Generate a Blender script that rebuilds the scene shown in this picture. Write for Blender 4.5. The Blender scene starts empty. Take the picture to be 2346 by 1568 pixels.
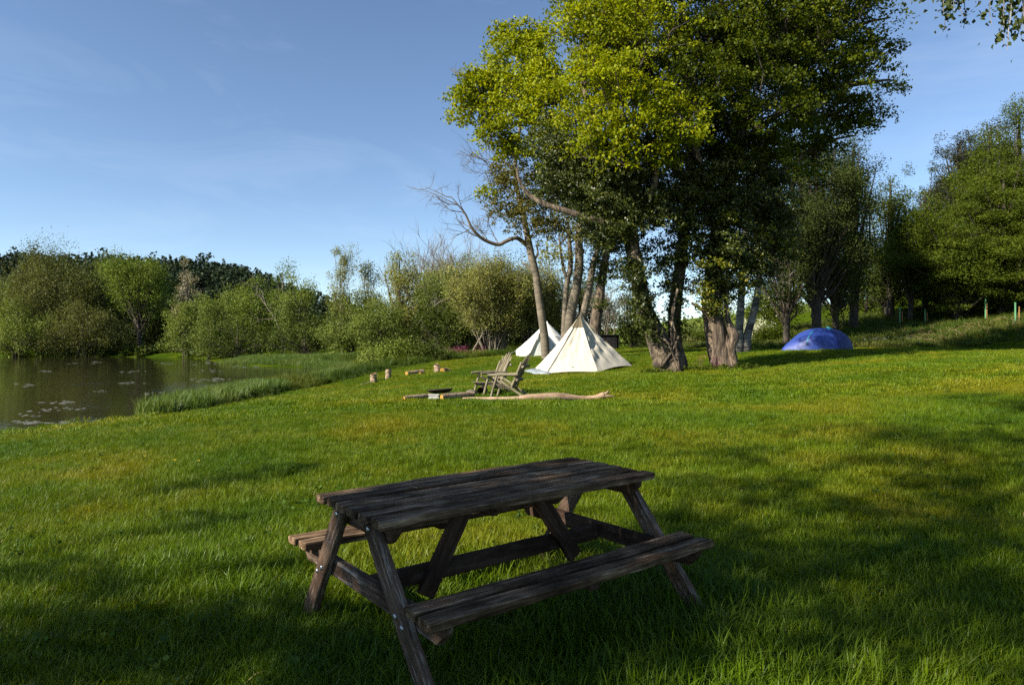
import bpy, bmesh, math, random
import numpy as np
from mathutils import Vector, Matrix
random.seed(7)
RNG = np.random.default_rng(11)
SC = bpy.context.scene
COL = SC.collection
R = math.radians
K = 0.4365 / 682.667            # metres per photo unit at one metre of depth

# ------------------------------------------------------------------ camera, light
cam_d = bpy.data.cameras.new('camera'); cam = bpy.data.objects.new('camera', cam_d); COL.objects.link(cam)
cam_d.lens = 24.0; cam_d.sensor_width = 36.0; cam_d.clip_start = 0.05; cam_d.clip_end = 3000
cam.location = (0, 0, 0); cam.rotation_euler = (R(90), 0, 0)
SC.camera = cam
SUN_EL = 33.0
SUN_H = (-0.866, -0.50)
w = bpy.data.worlds.new('World'); SC.world = w; w.use_nodes = True
nt = w.node_tree; nt.nodes.clear()
sky = nt.nodes.new('ShaderNodeTexSky'); sky.sky_type = 'NISHITA'; sky.sun_disc = False
sky.sun_elevation = R(SUN_EL); sky.sun_rotation = math.atan2(SUN_H[0], SUN_H[1]) % (2*math.pi)
sky.air_density = 1.0; sky.dust_density = 0.0; sky.ozone_density = 1.0; sky.altitude = 1500
bg = nt.nodes.new('ShaderNodeBackground'); bg.inputs['Strength'].default_value = 0.068
wo = nt.nodes.new('ShaderNodeOutputWorld')
tn = nt.nodes.new('ShaderNodeMix'); tn.data_type = 'RGBA'; tn.blend_type = 'MULTIPLY'; tn.inputs[0].default_value = 1.0; tn.inputs[7].default_value = (.98, 1.04, 1.10, 1)
nt.links.new(sky.outputs[0], tn.inputs[6]); 
wtc = nt.nodes.new('ShaderNodeTexCoord'); wmp = nt.nodes.new('ShaderNodeMapping'); wmp.inputs['Scale'].default_value = (1.6, 1.6, 6.5); wmp.inputs['Rotation'].default_value = (0, .22, .3)
wnz = nt.nodes.new('ShaderNodeTexNoise'); wnz.inputs['Scale'].default_value = 1.6; wnz.inputs['Detail'].default_value = 7; wnz.inputs['Roughness'].default_value = .62; wnz.inputs['Distortion'].default_value = .8
wrp = nt.nodes.new('ShaderNodeValToRGB'); wrp.color_ramp.elements[0].position = .48; wrp.color_ramp.elements[0].color = (0, 0, 0, 1); wrp.color_ramp.elements[1].position = .85; wrp.color_ramp.elements[1].color = (.13, .13, .13, 1)
wmx = nt.nodes.new('ShaderNodeMix'); wmx.data_type = 'RGBA'; wmx.inputs[7].default_value = (7.5, 8.2, 8.8, 1)
nt.links.new(wtc.outputs['Generated'], wmp.inputs[0]); nt.links.new(wmp.outputs[0], wnz.inputs['Vector']); nt.links.new(wnz.outputs[0], wrp.inputs['Fac'])
nt.links.new(wrp.outputs[0], wmx.inputs[0]); nt.links.new(tn.outputs[2], wmx.inputs[6]); nt.links.new(wmx.outputs[2], bg.inputs['Color']); nt.links.new(bg.outputs[0], wo.inputs['Surface'])
sd = bpy.data.lights.new('sun', 'SUN'); sd.energy = 5.0; sd.angle = R(0.55); sd.color = (1.0, 0.93, 0.80)
so = bpy.data.objects.new('sun', sd); COL.objects.link(so)
ce, se = math.cos(R(SUN_EL)), math.sin(R(SUN_EL))
S = np.array([SUN_H[0]*ce, SUN_H[1]*ce, se]); S = S/np.linalg.norm(S)
so.rotation_euler = Vector(S).to_track_quat('Z', 'Y').to_euler()
so.location = (-20, -10, 30)
SC.view_settings.view_transform = 'Standard'; SC.view_settings.look = 'None'
SC.view_settings.exposure = 1.22; SC.view_settings.gamma = 1.0
SC.render.engine = 'CYCLES'
SC.cycles.use_denoising = False; SC.cycles.max_bounces = 6; SC.cycles.diffuse_bounces = 3; SC.cycles.transmission_bounces = 4
SC.cycles.transparent_max_bounces = 4; SC.cycles.caustics_reflective = False; SC.cycles.caustics_refractive = False

def W3(x, y, D):
    return np.array([(x-1173.0)*K*D, D, (784.0-y)*K*D])

# ------------------------------------------------------------------ terrain
POND = np.array([(-60, 2), (-30, 6), (-20, 9.5), (-14, 13.0), (-11.6, 15.2), (-10.3, 16.6), (-9.9, 18.2), (-10.3, 20.5), (-10.8, 25), (-11.0, 31),
                 (-10.6, 38), (-10.8, 47), (-15.0, 52.5), (-22, 58), (-28, 65), (-31, 71), (-38, 84), (-47, 93), (-70, 97), (-100, 96), (-120, 60), (-100, 10)], float)
WZ = -2.0
def sdist(P):                     # signed distance to the pond outline, positive inside
    P = np.asarray(P, float); n = len(POND)
    d = np.full(len(P), 1e9); ins = np.zeros(len(P), bool)
    for i in range(n):
        a, b = POND[i], POND[(i+1) % n]; ab = b-a
        t = np.clip(((P-a)@ab)/(ab@ab), 0, 1)
        d = np.minimum(d, np.linalg.norm(P-(a+t[:, None]*ab), axis=1))
        c = ((a[1] > P[:, 1]) != (b[1] > P[:, 1])) & (P[:, 0] < (b[0]-a[0])*(P[:, 1]-a[1])/(b[1]-a[1]+1e-12)+a[0])
        ins ^= c
    return np.where(ins, d, -d)
ctrl = [(0, 0, -1.5), (0, 3.5, -1.50), (1.5, 3.5, -1.50), (-2, 3, -1.5), (1, 5, -1.48), (4, 3, -1.43), (-5, 3, -1.6), (-5, 8, -1.6), (5, 8, -1.2), (9, 8, -1.0), (0, 9, -1.36),
        (-12, 0, -1.9), (-9, 8, -1.85), (-10, -15, -1.8), (15, -15, -.9), (20, 5, -.4), (0, -20, -1.5), (-25, 0, -1.8), (14, 12, -.6), (11, 18, -.62), (20, 22, -.3), (17, 28, -.34), (12, 28, -.5)]
for x, y, D in [(1125, 912, 15.2), (980, 915, 15.0), (1400, 912, 15.3), (1660, 848, 23), (1530, 853, 22.6), (1246, 856.4, 27.6), (1371, 852.6, 28), (1450, 837.6, 30.5), (1222, 848, 29.2),
                (857, 875, 30), (890, 866, 31), (950, 859, 31), (1002, 854, 32), (1250, 821, 36), (1185, 815.5, 44.4), (1300, 812, 44), (1420, 800, 46), (1600, 797, 50), (1875, 801, 31),
                (1740, 792, 42), (1975, 801, 32), (2100, 800, 33), (2346, 793, 33), (2060, 749, 45), (2119, 744, 45), (2257, 736, 44), (2326, 741, 38), (1840, 768, 45), (1900, 750, 47), (2000, 728, 50),
                (2346, 700, 47), (2200, 700, 52), (1480, 802, 60), (1000, 812, 60), (1150, 806, 62)]:
    ctrl.append(tuple(W3(x, y, D)))
ctrl += [(-30, 110, -1.2), (0, 100, -1.0), (40, 100, .5), (60, 60, 8), (45, 50, 5.2), (60, 30, 6), (80, 90, 9), (40, 75, 2.5), (25, 80, -.2), (-70, 110, -1.2), (-120, 110, 0), (-90, 0, -1.5), (55, 0, 2), (20, 60, .3)]
ctrl = np.array(ctrl)
_c = 3.0
_A = np.sqrt(((ctrl[:, None, :2]-ctrl[None, :, :2])**2).sum(-1)+_c*_c)
_w = np.linalg.solve(_A+1e-3*np.eye(len(ctrl))*0, ctrl[:, 2]-(-1.2))
def sstep(a, b, x):
    t = np.clip((x-a)/(b-a), 0, 1); return t*t*(3-2*t)
def HH(P):
    P = np.atleast_2d(np.asarray(P, float)); x, y = P[:, 0], P[:, 1]
    z = -1.2+np.sqrt((x[:, None]-ctrl[None, :, 0])**2+(y[:, None]-ctrl[None, :, 1])**2+_c*_c)@_w
    far = -1.2+17*sstep(150, 235, y)*sstep(-38, -110, x)+9*sstep(150, 500, y)*sstep(20, 130, x)+13*sstep(30, 90, x)*sstep(300, 120, y)*sstep(-20, 40, y)+12*sstep(60, 160, np.abs(x))*sstep(160, 400, y)
    r = np.hypot(x, y-25)
    f = sstep(55, 105, r)
    z = np.clip(z, -3, 14)*(1-f)+far*f
    s = sdist(P)
    shore = WZ+(np.maximum(z, WZ+.05)-WZ)*sstep(0, 3.5, -s)
    return np.where(s > 0, WZ-np.minimum(.35*s, 1.2)-.01, shore)
def H(x, y):
    return float(HH([(x, y)])[0])
def hit(x, y):                    # ground point seen at photo position x, y
    D = np.concatenate([np.arange(1.5, 60, .05), np.arange(60, 200, .5)])
    P = np.stack([(x-1173)*K*D, D], 1); g = HH(P); zr = (784-y)*K*D
    i = np.argmax(zr <= g)
    return np.array([P[i, 0], P[i, 1], g[i]])

# ------------------------------------------------------------------ node helpers
def mat(name):
    m = bpy.data.materials.new(name); m.use_nodes = True
    n = m.node_tree.nodes; n.clear()
    o = n.new('ShaderNodeOutputMaterial')
    return m, m.node_tree, o
def node(t, kind, **kw):
    n = t.nodes.new(kind)
    for k, v in kw.items():
        if k.startswith('_'): setattr(n, k[1:], v)
        else: n.inputs[k.replace('__', ' ')].default_value = v
    return n
def ramp(t, stops, fac=None):
    r = t.nodes.new('ShaderNodeValToRGB'); e = r.color_ramp.elements
    while len(e) < len(stops): e.new(0.5)
    for el, (p, c) in zip(e, stops):
        el.position = p; el.color = (*c, 1) if len(c) == 3 else c
    if fac is not None: t.links.new(fac, r.inputs['Fac'])
    return r
def mixc(t, a, b, fac, mode='MIX'):
    m = t.nodes.new('ShaderNodeMix'); m.data_type = 'RGBA'; m.blend_type = mode
    for s, v in ((m.inputs[6], a), (m.inputs[7], b)):
        if hasattr(v, 'links'): t.links.new(v, s)
        else: s.default_value = (*v, 1)
    if hasattr(fac, 'links'): t.links.new(fac, m.inputs[0])
    else: m.inputs[0].default_value = fac
    return m.outputs[2]
def leaf_mat(name, c1, c2, c3=None, trans=.35, rough=.6, patch=1.2, spec=.12):
    m, t, o = mat(name)
    g = t.nodes.new('ShaderNodeNewGeometry')
    r = ramp(t, [(0, c1), (.55, c2), (1, c3 or c2)], g.outputs['Random Per Island'])
    nz = node(t, 'ShaderNodeTexNoise', Scale=1.0/patch, Detail=2.0); t.links.new(g.outputs['Position'], nz.inputs['Vector'])
    rr = ramp(t, [(.3, (.68, .7, .7)), (.7, (1.2, 1.15, 1.0))], nz.outputs[0])
    c = mixc(t, r.outputs[0], rr.outputs[0], 1.0, 'MULTIPLY')
    p = node(t, 'ShaderNodeBsdfPrincipled', Roughness=rough); t.links.new(c, p.inputs['Base Color'])
    p.inputs['Specular IOR Level'].default_value = spec
    tr = t.nodes.new('ShaderNodeBsdfTranslucent')
    c2_ = mixc(t, c, (1.15, 1.1, .45), 1.0, 'MULTIPLY'); t.links.new(c2_, tr.inputs['Color'])
    mx = t.nodes.new('ShaderNodeMixShader'); mx.inputs[0].default_value = trans
    t.links.new(p.outputs[0], mx.inputs[1]); t.links.new(tr.outputs[0], mx.inputs[2]); t.links.new(mx.outputs[0], o.inputs[0])
    return m
def bark_mat(name, c1, c2, scale=6.0, stretch=(1, 1, .18), bump=.6, c3=None, dist=.04):
    m, t, o = mat(name)
    g = t.nodes.new('ShaderNodeTexCoord'); mp = node(t, 'ShaderNodeMapping'); mp.inputs['Scale'].default_value = stretch
    t.links.new(g.outputs['Object'], mp.inputs[0])
    nz = node(t, 'ShaderNodeTexNoise', Scale=scale, Detail=8.0, Roughness=.68); t.links.new(mp.outputs[0], nz.inputs['Vector'])
    r = ramp(t, [(.38, c1), (.56, c2), (.7, c3 or c2)], nz.outputs[0])
    n2 = node(t, 'ShaderNodeTexNoise', Scale=scale*.22, Detail=3.0); t.links.new(g.outputs['Object'], n2.inputs['Vector'])
    r2 = ramp(t, [(.35, (.6, .62, .58)), (.65, (1.1, 1.1, 1.1))], n2.outputs[0])
    c = mixc(t, r.outputs[0], r2.outputs[0], .8, 'MULTIPLY')
    p = node(t, 'ShaderNodeBsdfPrincipled', Roughness=.85); t.links.new(c, p.inputs['Base Color'])
    b = node(t, 'ShaderNodeBump', Strength=bump, Distance=dist); t.links.new(nz.outputs[0], b.inputs['Height']); t.links.new(b.outputs[0], p.inputs['Normal'])
    t.links.new(p.outputs[0], o.inputs[0]); return m
def wood_mat(name, stops, scale=14.0, stretch=(.12, 1, 1), bump=.5, rough=.75, blotch=((.45, .45, .45), (1.1, 1.1, 1.1)), bscale=2.5, dist=.01):
    m, t, o = mat(name)
    g = t.nodes.new('ShaderNodeTexCoord'); geo = t.nodes.new('ShaderNodeNewGeometry')
    ad = t.nodes.new('ShaderNodeVectorMath'); ad.operation = 'MULTIPLY_ADD'
    cb = t.nodes.new('ShaderNodeCombineXYZ'); t.links.new(geo.outputs['Random Per Island'], cb.inputs[0]); t.links.new(geo.outputs['Random Per Island'], cb.inputs[1])
    t.links.new(cb.outputs[0], ad.inputs[0]); ad.inputs[1].default_value = (37, 11, 5); t.links.new(g.outputs['Object'], ad.inputs[2])
    mp = node(t, 'ShaderNodeMapping'); mp.inputs['Scale'].default_value = stretch; t.links.new(ad.outputs[0], mp.inputs[0])
    nz = node(t, 'ShaderNodeTexNoise', Scale=scale, Detail=10.0, Roughness=.75, Distortion=.3); t.links.new(mp.outputs[0], nz.inputs['Vector'])
    fine = node(t, 'ShaderNodeTexNoise', Scale=scale*6, Detail=4.0, Roughness=.6); t.links.new(mp.outputs[0], fine.inputs['Vector'])
    avg = node(t, 'ShaderNodeMath', _operation='MULTIPLY_ADD'); t.links.new(fine.outputs[0], avg.inputs[0]); avg.inputs[1].default_value = .35
    hh = node(t, 'ShaderNodeMath', _operation='MULTIPLY'); t.links.new(nz.outputs[0], hh.inputs[0]); hh.inputs[1].default_value = .65; t.links.new(hh.outputs[0], avg.inputs[2])
    r = ramp(t, stops, avg.outputs[0])
    n2 = node(t, 'ShaderNodeTexNoise', Scale=bscale, Detail=4.0, Roughness=.65); t.links.new(ad.outputs[0], n2.inputs['Vector'])
    r2 = ramp(t, [(.36, blotch[0]), (.62, blotch[1])], n2.outputs[0])
    c = mixc(t, r.outputs[0], r2.outputs[0], 1.0, 'MULTIPLY')
    r3 = ramp(t, [(0, (.72, .70, .68)), (.5, (1, .98, .96)), (1, (1.35, 1.3, 1.22))], geo.outputs['Random Per Island']); c = mixc(t, c, r3.outputs[0], 1.0, 'MULTIPLY')
    p = node(t, 'ShaderNodeBsdfPrincipled', Roughness=rough); t.links.new(c, p.inputs['Base Color'])
    p.inputs['Specular IOR Level'].default_value = .04
    b = node(t, 'ShaderNodeBump', Strength=bump, Distance=dist); t.links.new(avg.outputs[0], b.inputs['Height']); t.links.new(b.outputs[0], p.inputs['Normal'])
    t.links.new(p.outputs[0], o.inputs[0]); return m
def plain_mat(name, col, rough=.6, metal=0.0, var=.15, scale=8.0, bump=0.0, trans=0.0, dist=.02):
    m, t, o = mat(name)
    g = t.nodes.new('ShaderNodeTexCoord')
    nz = node(t, 'ShaderNodeTexNoise', Scale=scale, Detail=5.0, Roughness=.6); t.links.new(g.outputs['Object'], nz.inputs['Vector'])
    lo = tuple(max(0, c*(1-var)) for c in col); hi = tuple(min(1, c*(1+var)) for c in col)
    r = ramp(t, [(.3, lo), (.7, hi)], nz.outputs[0])
    p = node(t, 'ShaderNodeBsdfPrincipled', Roughness=rough, Metallic=metal); t.links.new(r.outputs[0], p.inputs['Base Color'])
    if bump:
        b = node(t, 'ShaderNodeBump', Strength=bump, Distance=dist); t.links.new(nz.outputs[0], b.inputs['Height']); t.links.new(b.outputs[0], p.inputs['Normal'])
    if trans:
        tr = t.nodes.new('ShaderNodeBsdfTranslucent'); t.links.new(r.outputs[0], tr.inputs['Color'])
        mx = t.nodes.new('ShaderNodeMixShader'); mx.inputs[0].default_value = trans
        t.links.new(p.outputs[0], mx.inputs[1]); t.links.new(tr.outputs[0], mx.inputs[2]); t.links.new(mx.outputs[0], o.inputs[0])
    else: t.links.new(p.outputs[0], o.inputs[0])
    return m

def grass_mat(name, base_cols, tip, trans=.35):
    m, t, o = mat(name)
    g = t.nodes.new('ShaderNodeNewGeometry')
    n1 = node(t, 'ShaderNodeTexNoise', Scale=.35, Detail=4.0, Roughness=.65); t.links.new(g.outputs['Position'], n1.inputs['Vector'])
    r1 = ramp(t, [(.34, base_cols[0]), (.5, base_cols[1]), (.64, base_cols[2])], n1.outputs[0])
    r2 = ramp(t, [(0, (.6, .65, .6)), (.5, (1, 1, 1)), (.9, (1.25, 1.15, 1.2)), (.925, (1.9, 1.35, 4.0)), (1, tip)], g.outputs['Random Per Island'])
    c = mixc(t, r1.outputs[0], r2.outputs[0], 1.0, 'MULTIPLY')
    p = node(t, 'ShaderNodeBsdfPrincipled', Roughness=.45); p.inputs['Specular IOR Level'].default_value = .2
    t.links.new(c, p.inputs['Base Color'])
    tr = t.nodes.new('ShaderNodeBsdfTranslucent'); t.links.new(mixc(t, c, (1.2, 1.1, .5), 1.0, 'MULTIPLY'), tr.inputs['Color'])
    mx = t.nodes.new('ShaderNodeMixShader'); mx.inputs[0].default_value = trans
    t.links.new(p.outputs[0], mx.inputs[1]); t.links.new(tr.outputs[0], mx.inputs[2]); t.links.new(mx.outputs[0], o.inputs[0])
    return m

# ------------------------------------------------------------------ object helpers
def setp(o, label=None, cat=None, group=None, kind=None):
    for k, v in (('label', label), ('category', cat), ('group', group), ('kind', kind)):
        if v: o[k] = v
    return o
def empty(name, loc, label, cat, group=None, rz=0.0):
    o = bpy.data.objects.new(name, None); COL.objects.link(o); o.location = tuple(float(v) for v in loc); o.rotation_euler = (0, 0, rz)
    o.empty_display_size = .1
    return setp(o, label, cat, group)
class Geo:
    def __init__(s): s.v = []; s.f4 = []; s.f3 = []; s.n = 0
    def add(s, v, f4=None, f3=None):
        v = np.asarray(v, float).reshape(-1, 3)
        if f4 is not None and len(f4): s.f4.append(np.asarray(f4, int).reshape(-1, 4)+s.n)
        if f3 is not None and len(f3): s.f3.append(np.asarray(f3, int).reshape(-1, 3)+s.n)
        s.v.append(v); s.n += len(v)
    def mesh(s, name, origin=(0, 0, 0)):
        me = bpy.data.meshes.new(name)
        V = np.concatenate(s.v)-np.asarray(origin, float) if s.v else np.zeros((0, 3))
        F4 = np.concatenate(s.f4) if s.f4 else np.zeros((0, 4), int); F3 = np.concatenate(s.f3) if s.f3 else np.zeros((0, 3), int)
        me.vertices.add(len(V)); me.vertices.foreach_set('co', V.astype(np.float32).ravel())
        me.loops.add(F4.size+F3.size); me.loops.foreach_set('vertex_index', np.concatenate([F4.ravel(), F3.ravel()]).astype(np.int32))
        me.polygons.add(len(F4)+len(F3))
        ls = np.concatenate([np.arange(len(F4))*4, F4.size+np.arange(len(F3))*3]).astype(np.int32)
        me.polygons.foreach_set('loop_start', ls)
        me.update(calc_edges=True); return me
    def build(s, name, m, parent=None, origin=(0, 0, 0), smooth=True):
        me = s.mesh(name, origin)
        ms = m if isinstance(m, (list, tuple)) else [m]
        for q in ms: me.materials.append(q)
        if smooth: me.polygons.foreach_set('use_smooth', np.ones(len(me.polygons), bool))
        o = bpy.data.objects.new(name, me); COL.objects.link(o)
        if parent is not None: o.parent = parent
        else: o.location = tuple(float(v) for v in origin)
        return o
def tube(g, P, rad, n=8, cap=True, noise=0.0, rng=RNG, flat=1.0):
    P = np.asarray(P, float); rad = np.broadcast_to(np.asarray(rad, float), (len(P),))
    T = np.gradient(P, axis=0); T /= np.linalg.norm(T, axis=1)[:, None]+1e-9
    ref = np.array([0, 0, 1.]) if abs(T[0, 2]) < .9 else np.array([1., 0, 0])
    V = []; a = np.linspace(0, 2*np.pi, n, endpoint=False)
    lump = 1+noise*rng.normal(size=n)*.6
    u = np.cross(T[0], ref); u /= np.linalg.norm(u)
    for i in range(len(P)):
        u = u-T[i]*(u@T[i]); u /= np.linalg.norm(u)+1e-9; v = np.cross(T[i], u)
        rr = rad[i]*lump*(1+noise*rng.normal(size=n)*.35)
        V.append(P[i]+(np.cos(a)*rr)[:, None]*u+(np.sin(a)*rr*flat)[:, None]*v)
    m = len(P); V = np.concatenate(V)
    i = np.arange(m-1)[:, None]*n; j = np.arange(n)[None]; j2 = (j+1) % n
    F = np.stack([i+j, i+j2, i+n+j2, i+n+j], -1).reshape(-1, 4)
    f3 = []
    if cap:
        V = np.concatenate([V, P[:1], P[-1:]])
        for q in range(n):
            f3.append((m*n, (q+1) % n, q)); f3.append((m*n+1, (m-1)*n+q, (m-1)*n+(q+1) % n))
    g.add(V, F, f3)
def spline(P, k=6):
    P = np.asarray(P, float); out = []
    Q = np.concatenate([2*P[:1]-P[1:2], P, 2*P[-1:]-P[-2:-1]])
    for i in range(len(P)-1):
        a, b, c, d = Q[i:i+4]
        for t in np.linspace(0, 1, k, endpoint=False):
            out.append(.5*((2*b)+(c-a)*t+(2*a-5*b+4*c-d)*t*t+(3*b-a-3*c+d)*t**3))
    out.append(P[-1]); return np.array(out)
def spl(P, r, k=5):
    r = np.asarray(r, float); x = np.linspace(0, len(P)-1, (len(P)-1)*k+1)
    return spline(P, k), np.interp(x, np.arange(len(P)), r)
def unit(v): return v/(np.linalg.norm(v, axis=-1, keepdims=True)+1e-9)
def leaves(g, C, size, out=None, up=.5, rng=RNG, wid=.62, hang=0.0):
    n = len(C)
    if n == 0: return
    N = rng.normal(size=(n, 3))*.8; N[:, 2] += up
    if out is not None: N += out*.7
    N = unit(N); Rr = rng.normal(size=(n, 3)); Rr[:, 2] -= hang*2
    T = unit(Rr-N*(Rr*N).sum(1)[:, None]); B = np.cross(N, T)
    s = (np.broadcast_to(size, (n,))*rng.uniform(.5, 1.25, n))[:, None]
    V = np.stack([C-T*s*.5, C+B*s*wid*.5+N*s*.08, C+T*s*.5-N*s*.12, C-B*s*wid*.5+N*s*.08], 1).reshape(-1, 3)
    g.add(V, np.arange(n*4).reshape(-1, 4))
def clump(g, c, Rr, leaf, dens=1.0, rng=RNG, flat=.8, sub=.42, per=95, tw=None, sflat=.55, up=.5, hang=0.0, src=None):
    Rr = np.asarray(Rr, float)*np.ones(3); m = max(4, int(14*dens*(Rr.prod()**(2/3))/max(sub, .25)**1.6*.42))
    d = unit(rng.normal(size=(m, 3))); ph = rng.uniform(0, 6.28, 6)
    lob = 1+.16*np.sin(3.1*d[:, 0]+ph[0])*np.sin(4.3*d[:, 2]+ph[1])+.13*np.sin(7*d[:, 1]+ph[2])+.10*np.sin(9*d[:, 0]+5*d[:, 2]+ph[3])
    rad = rng.uniform(.10, 1.0, m)**.55*lob*rng.uniform(.85, 1.18, m)
    sc = c+d*rad[:, None]*Rr*np.array([1, 1, flat])
    ss = sub*np.exp(np.clip(rng.normal(size=m)*.36, -.6, .7))*.98
    for i in range(m):
        k = int(np.clip(per*rng.uniform(.5, 1.25)*(ss[i]/sub)**2, 8, per*4))
        k5 = max(2, k//5); k = k5*5; q = np.repeat(unit(rng.normal(size=(k5, 3))), 5, 0); rr = np.repeat(rng.uniform(.0, 1, k5)**.5, 5)
        el = rng.uniform(.85, 1.45); az = rng.uniform(0, 3.14); ca, sa = math.cos(az), math.sin(az)
        o3_ = q*rr[:, None]*ss[i]*np.array([el, 1/el, sflat*rng.uniform(.55, 1.35)])
        tl = d[i]*.45
        off = np.stack([o3_[:, 0]*ca-o3_[:, 1]*sa, o3_[:, 0]*sa+o3_[:, 1]*ca, o3_[:, 2]], 1)
        off[:, 2] += -(off[:, 0]*tl[0]+off[:, 1]*tl[1])*.9-.18*ss[i]*(off[:, 0]**2+off[:, 1]**2)/(ss[i]**2)
        off += rng.normal(size=(k, 3))*leaf*np.array([.62, .62, .38])
        leaves(g, sc[i]+off, leaf*rng.uniform(.85, 1.12), q, up=up, rng=rng, hang=hang)
    if tw is not None:
        src = c-np.array([0, 0, Rr[2]*.5]) if src is None else src
        for i in range(0, m, 2):
            a = src+rng.normal(size=3)*.1; b = sc[i]; mid = (a+b)/2+rng.normal(size=3)*np.linalg.norm(b-a)*.12
            tube(tw, [a, mid, b], [.035*max(.5, Rr[0]*.5), .022, .008], 4, False)
    return sc
def bare(g, p, d, L, r, lev, rng=RNG, up=.05, nch=4, spread=.75, n=4, shrink=.62):
    pts = [p]; dd = d.copy(); k = 5
    for i in range(k):
        dd = unit(dd+rng.normal(size=3)*.16+np.array([0, 0, up])); pts.append(pts[-1]+dd*L/k)
    tube(g, pts, np.linspace(r, r*.45, k+1), n if lev > 1 else 3, False)
    if lev == 0: return
    for i in range(nch):
        t = rng.uniform(.3, 1.0); q = min(int(t*k), k-1); a = pts[q]+(pts[q+1]-pts[q])*(t*k-q)
        nd = unit(unit(pts[q+1]-pts[q])+rng.normal(size=3)*spread)
        bare(g, a, nd, L*shrink*rng.uniform(.7, 1.2), r*.5, lev-1, rng, up, nch, spread, n, shrink)

# ------------------------------------------------------------------ materials
M = {}
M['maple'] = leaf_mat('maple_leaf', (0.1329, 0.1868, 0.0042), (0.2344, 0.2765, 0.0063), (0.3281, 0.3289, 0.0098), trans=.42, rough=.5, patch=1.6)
M['maple_shaded'] = leaf_mat('maple_leaf_shaded', (0.046, 0.0748, 0.0051), (0.0828, 0.11, 0.0058), (0.1196, 0.1364, 0.0077), trans=.4, rough=.5, patch=1.6)  # darkened copy of the maple leaf, shade on the right-hand crown put into its colour
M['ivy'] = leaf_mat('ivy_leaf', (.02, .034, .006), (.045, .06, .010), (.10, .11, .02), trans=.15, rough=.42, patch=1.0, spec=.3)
M['ivy_light'] = leaf_mat('ivy_leaf_sunlit', (.08, .11, .01), (.14, .17, .012), (.3, .25, .02), trans=.3, rough=.4, patch=.6, spec=.5)  # lighter, yellower copy of the ivy, sunlight put into the leaf colour
M['willow'] = leaf_mat('willow_leaf', (0.0922, 0.1345, 0.0251), (0.1423, 0.1862, 0.0388), (0.201, 0.2329, 0.057), trans=.3, patch=4)
M['willow_bright'] = leaf_mat('willow_leaf_bright', (0.0798, 0.126, 0.0192), (0.1305, 0.182, 0.0264), (0.174, 0.217, 0.0384), trans=.3, patch=4)
M['olive'] = leaf_mat('olive_leaf', (0.0713, 0.0851, 0.0224), (0.107, 0.1207, 0.0347), (0.1546, 0.1646, 0.051), trans=.3, patch=3)
M['palegreen'] = leaf_mat('pale_leaf', (0.145, 0.168, 0.042), (0.2248, 0.231, 0.066), (0.3045, 0.294, 0.096), trans=.35, patch=3)
M['blossom'] = leaf_mat('pale_blossom', (.2, .17, .12), (.3, .27, .2), (.4, .36, .29), trans=.3, patch=3)
M['white_blossom'] = leaf_mat('white_blossom', (.3, .36, .2), (.65, .66, .6), (.8, .8, .76), trans=.3, patch=3)
M['conifer'] = leaf_mat('conifer_needles', (0.0156, 0.027, 0.0143), (0.026, 0.0432, 0.0221), (0.0416, 0.0607, 0.0286), trans=.1, rough=.7, patch=8)
M['pine'] = leaf_mat('pine_needles', (0.021, 0.0272, 0.0126), (0.035, 0.0425, 0.0198), (0.0525, 0.051, 0.027), trans=.1, rough=.7, patch=3)
M['hedge'] = leaf_mat('hedge_leaf', (0.0322, 0.0517, 0.009), (0.0575, 0.0828, 0.0126), (0.092, 0.115, 0.018), trans=.25, patch=2)
M['haw'] = leaf_mat('hawthorn_leaf', (0.04, 0.064, 0.0048), (0.068, 0.096, 0.0064), (0.1, 0.124, 0.0104), trans=.35, patch=2)
M['birch'] = leaf_mat('birch_leaf', (0.028, 0.044, 0.0096), (0.048, 0.068, 0.0144), (0.072, 0.088, 0.024), trans=.3, patch=1.5)
M['bark'] = bark_mat('grey_brown_bark', (.022, .014, .009), (.17, .12, .078), 15, stretch=(1, 1, .13), c3=(.36, .275, .19), bump=1.0, dist=.09)
M['bark_old'] = bark_mat('gnarled_bark', (.022, .014, .009), (.16, .115, .073), 8, stretch=(1, 1, .3), bump=1.0, c3=(.36, .28, .2), dist=.12)
M['bark_dark'] = bark_mat('dark_bark', (.02, .015, .01), (.07, .052, .035), 7, bump=.8)
M['bark_pale'] = bark_mat('pale_smooth_bark', (.085, .068, .046), (.17, .138, .098), 4, stretch=(.5, .5, 1.6), bump=.3)
M['bark_birch'] = bark_mat('birch_bark', (.03, .025, .02), (.20, .185, .16), 3.2, stretch=(.35, .35, 1.8), bump=.3, c3=(.36, .34, .31))
M['twig'] = bark_mat('grey_twig', (.10, .08, .055), (.2, .165, .12), 5, bump=.1)
M['twig_brown'] = bark_mat('brown_twig', (.075, .055, .035), (.14, .105, .07), 5, bump=.1)
M['table'] = wood_mat('weathered_dark_planks', [(.32, (.022, .014, .008)), (.44, (.075, .048, .028)), (.53, (.185, .125, .078)), (.61, (.50, .38, .265))], 26, stretch=(.045, 1, 1), blotch=((.25, .24, .23), (1.15, 1.1, 1.05)), bump=.9)
M['leg'] = wood_mat('weathered_red_brown_timber', [(.3, (.035, .023, .016)), (.45, (.10, .066, .045)), (.54, (.15, .103, .075)), (.58, (.34, .29, .24)), (.66, (.46, .41, .36))], 22, stretch=(.07, 1, 1), blotch=((.4, .38, .37), (1.1, 1.1, 1.1)), bump=.7)
M['darktimber'] = wood_mat('stained_underframe_timber', [(.3, (.03, .018, .012)), (.5, (.085, .052, .036)), (.68, (.18, .13, .1))], 9, bump=.5)
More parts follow.
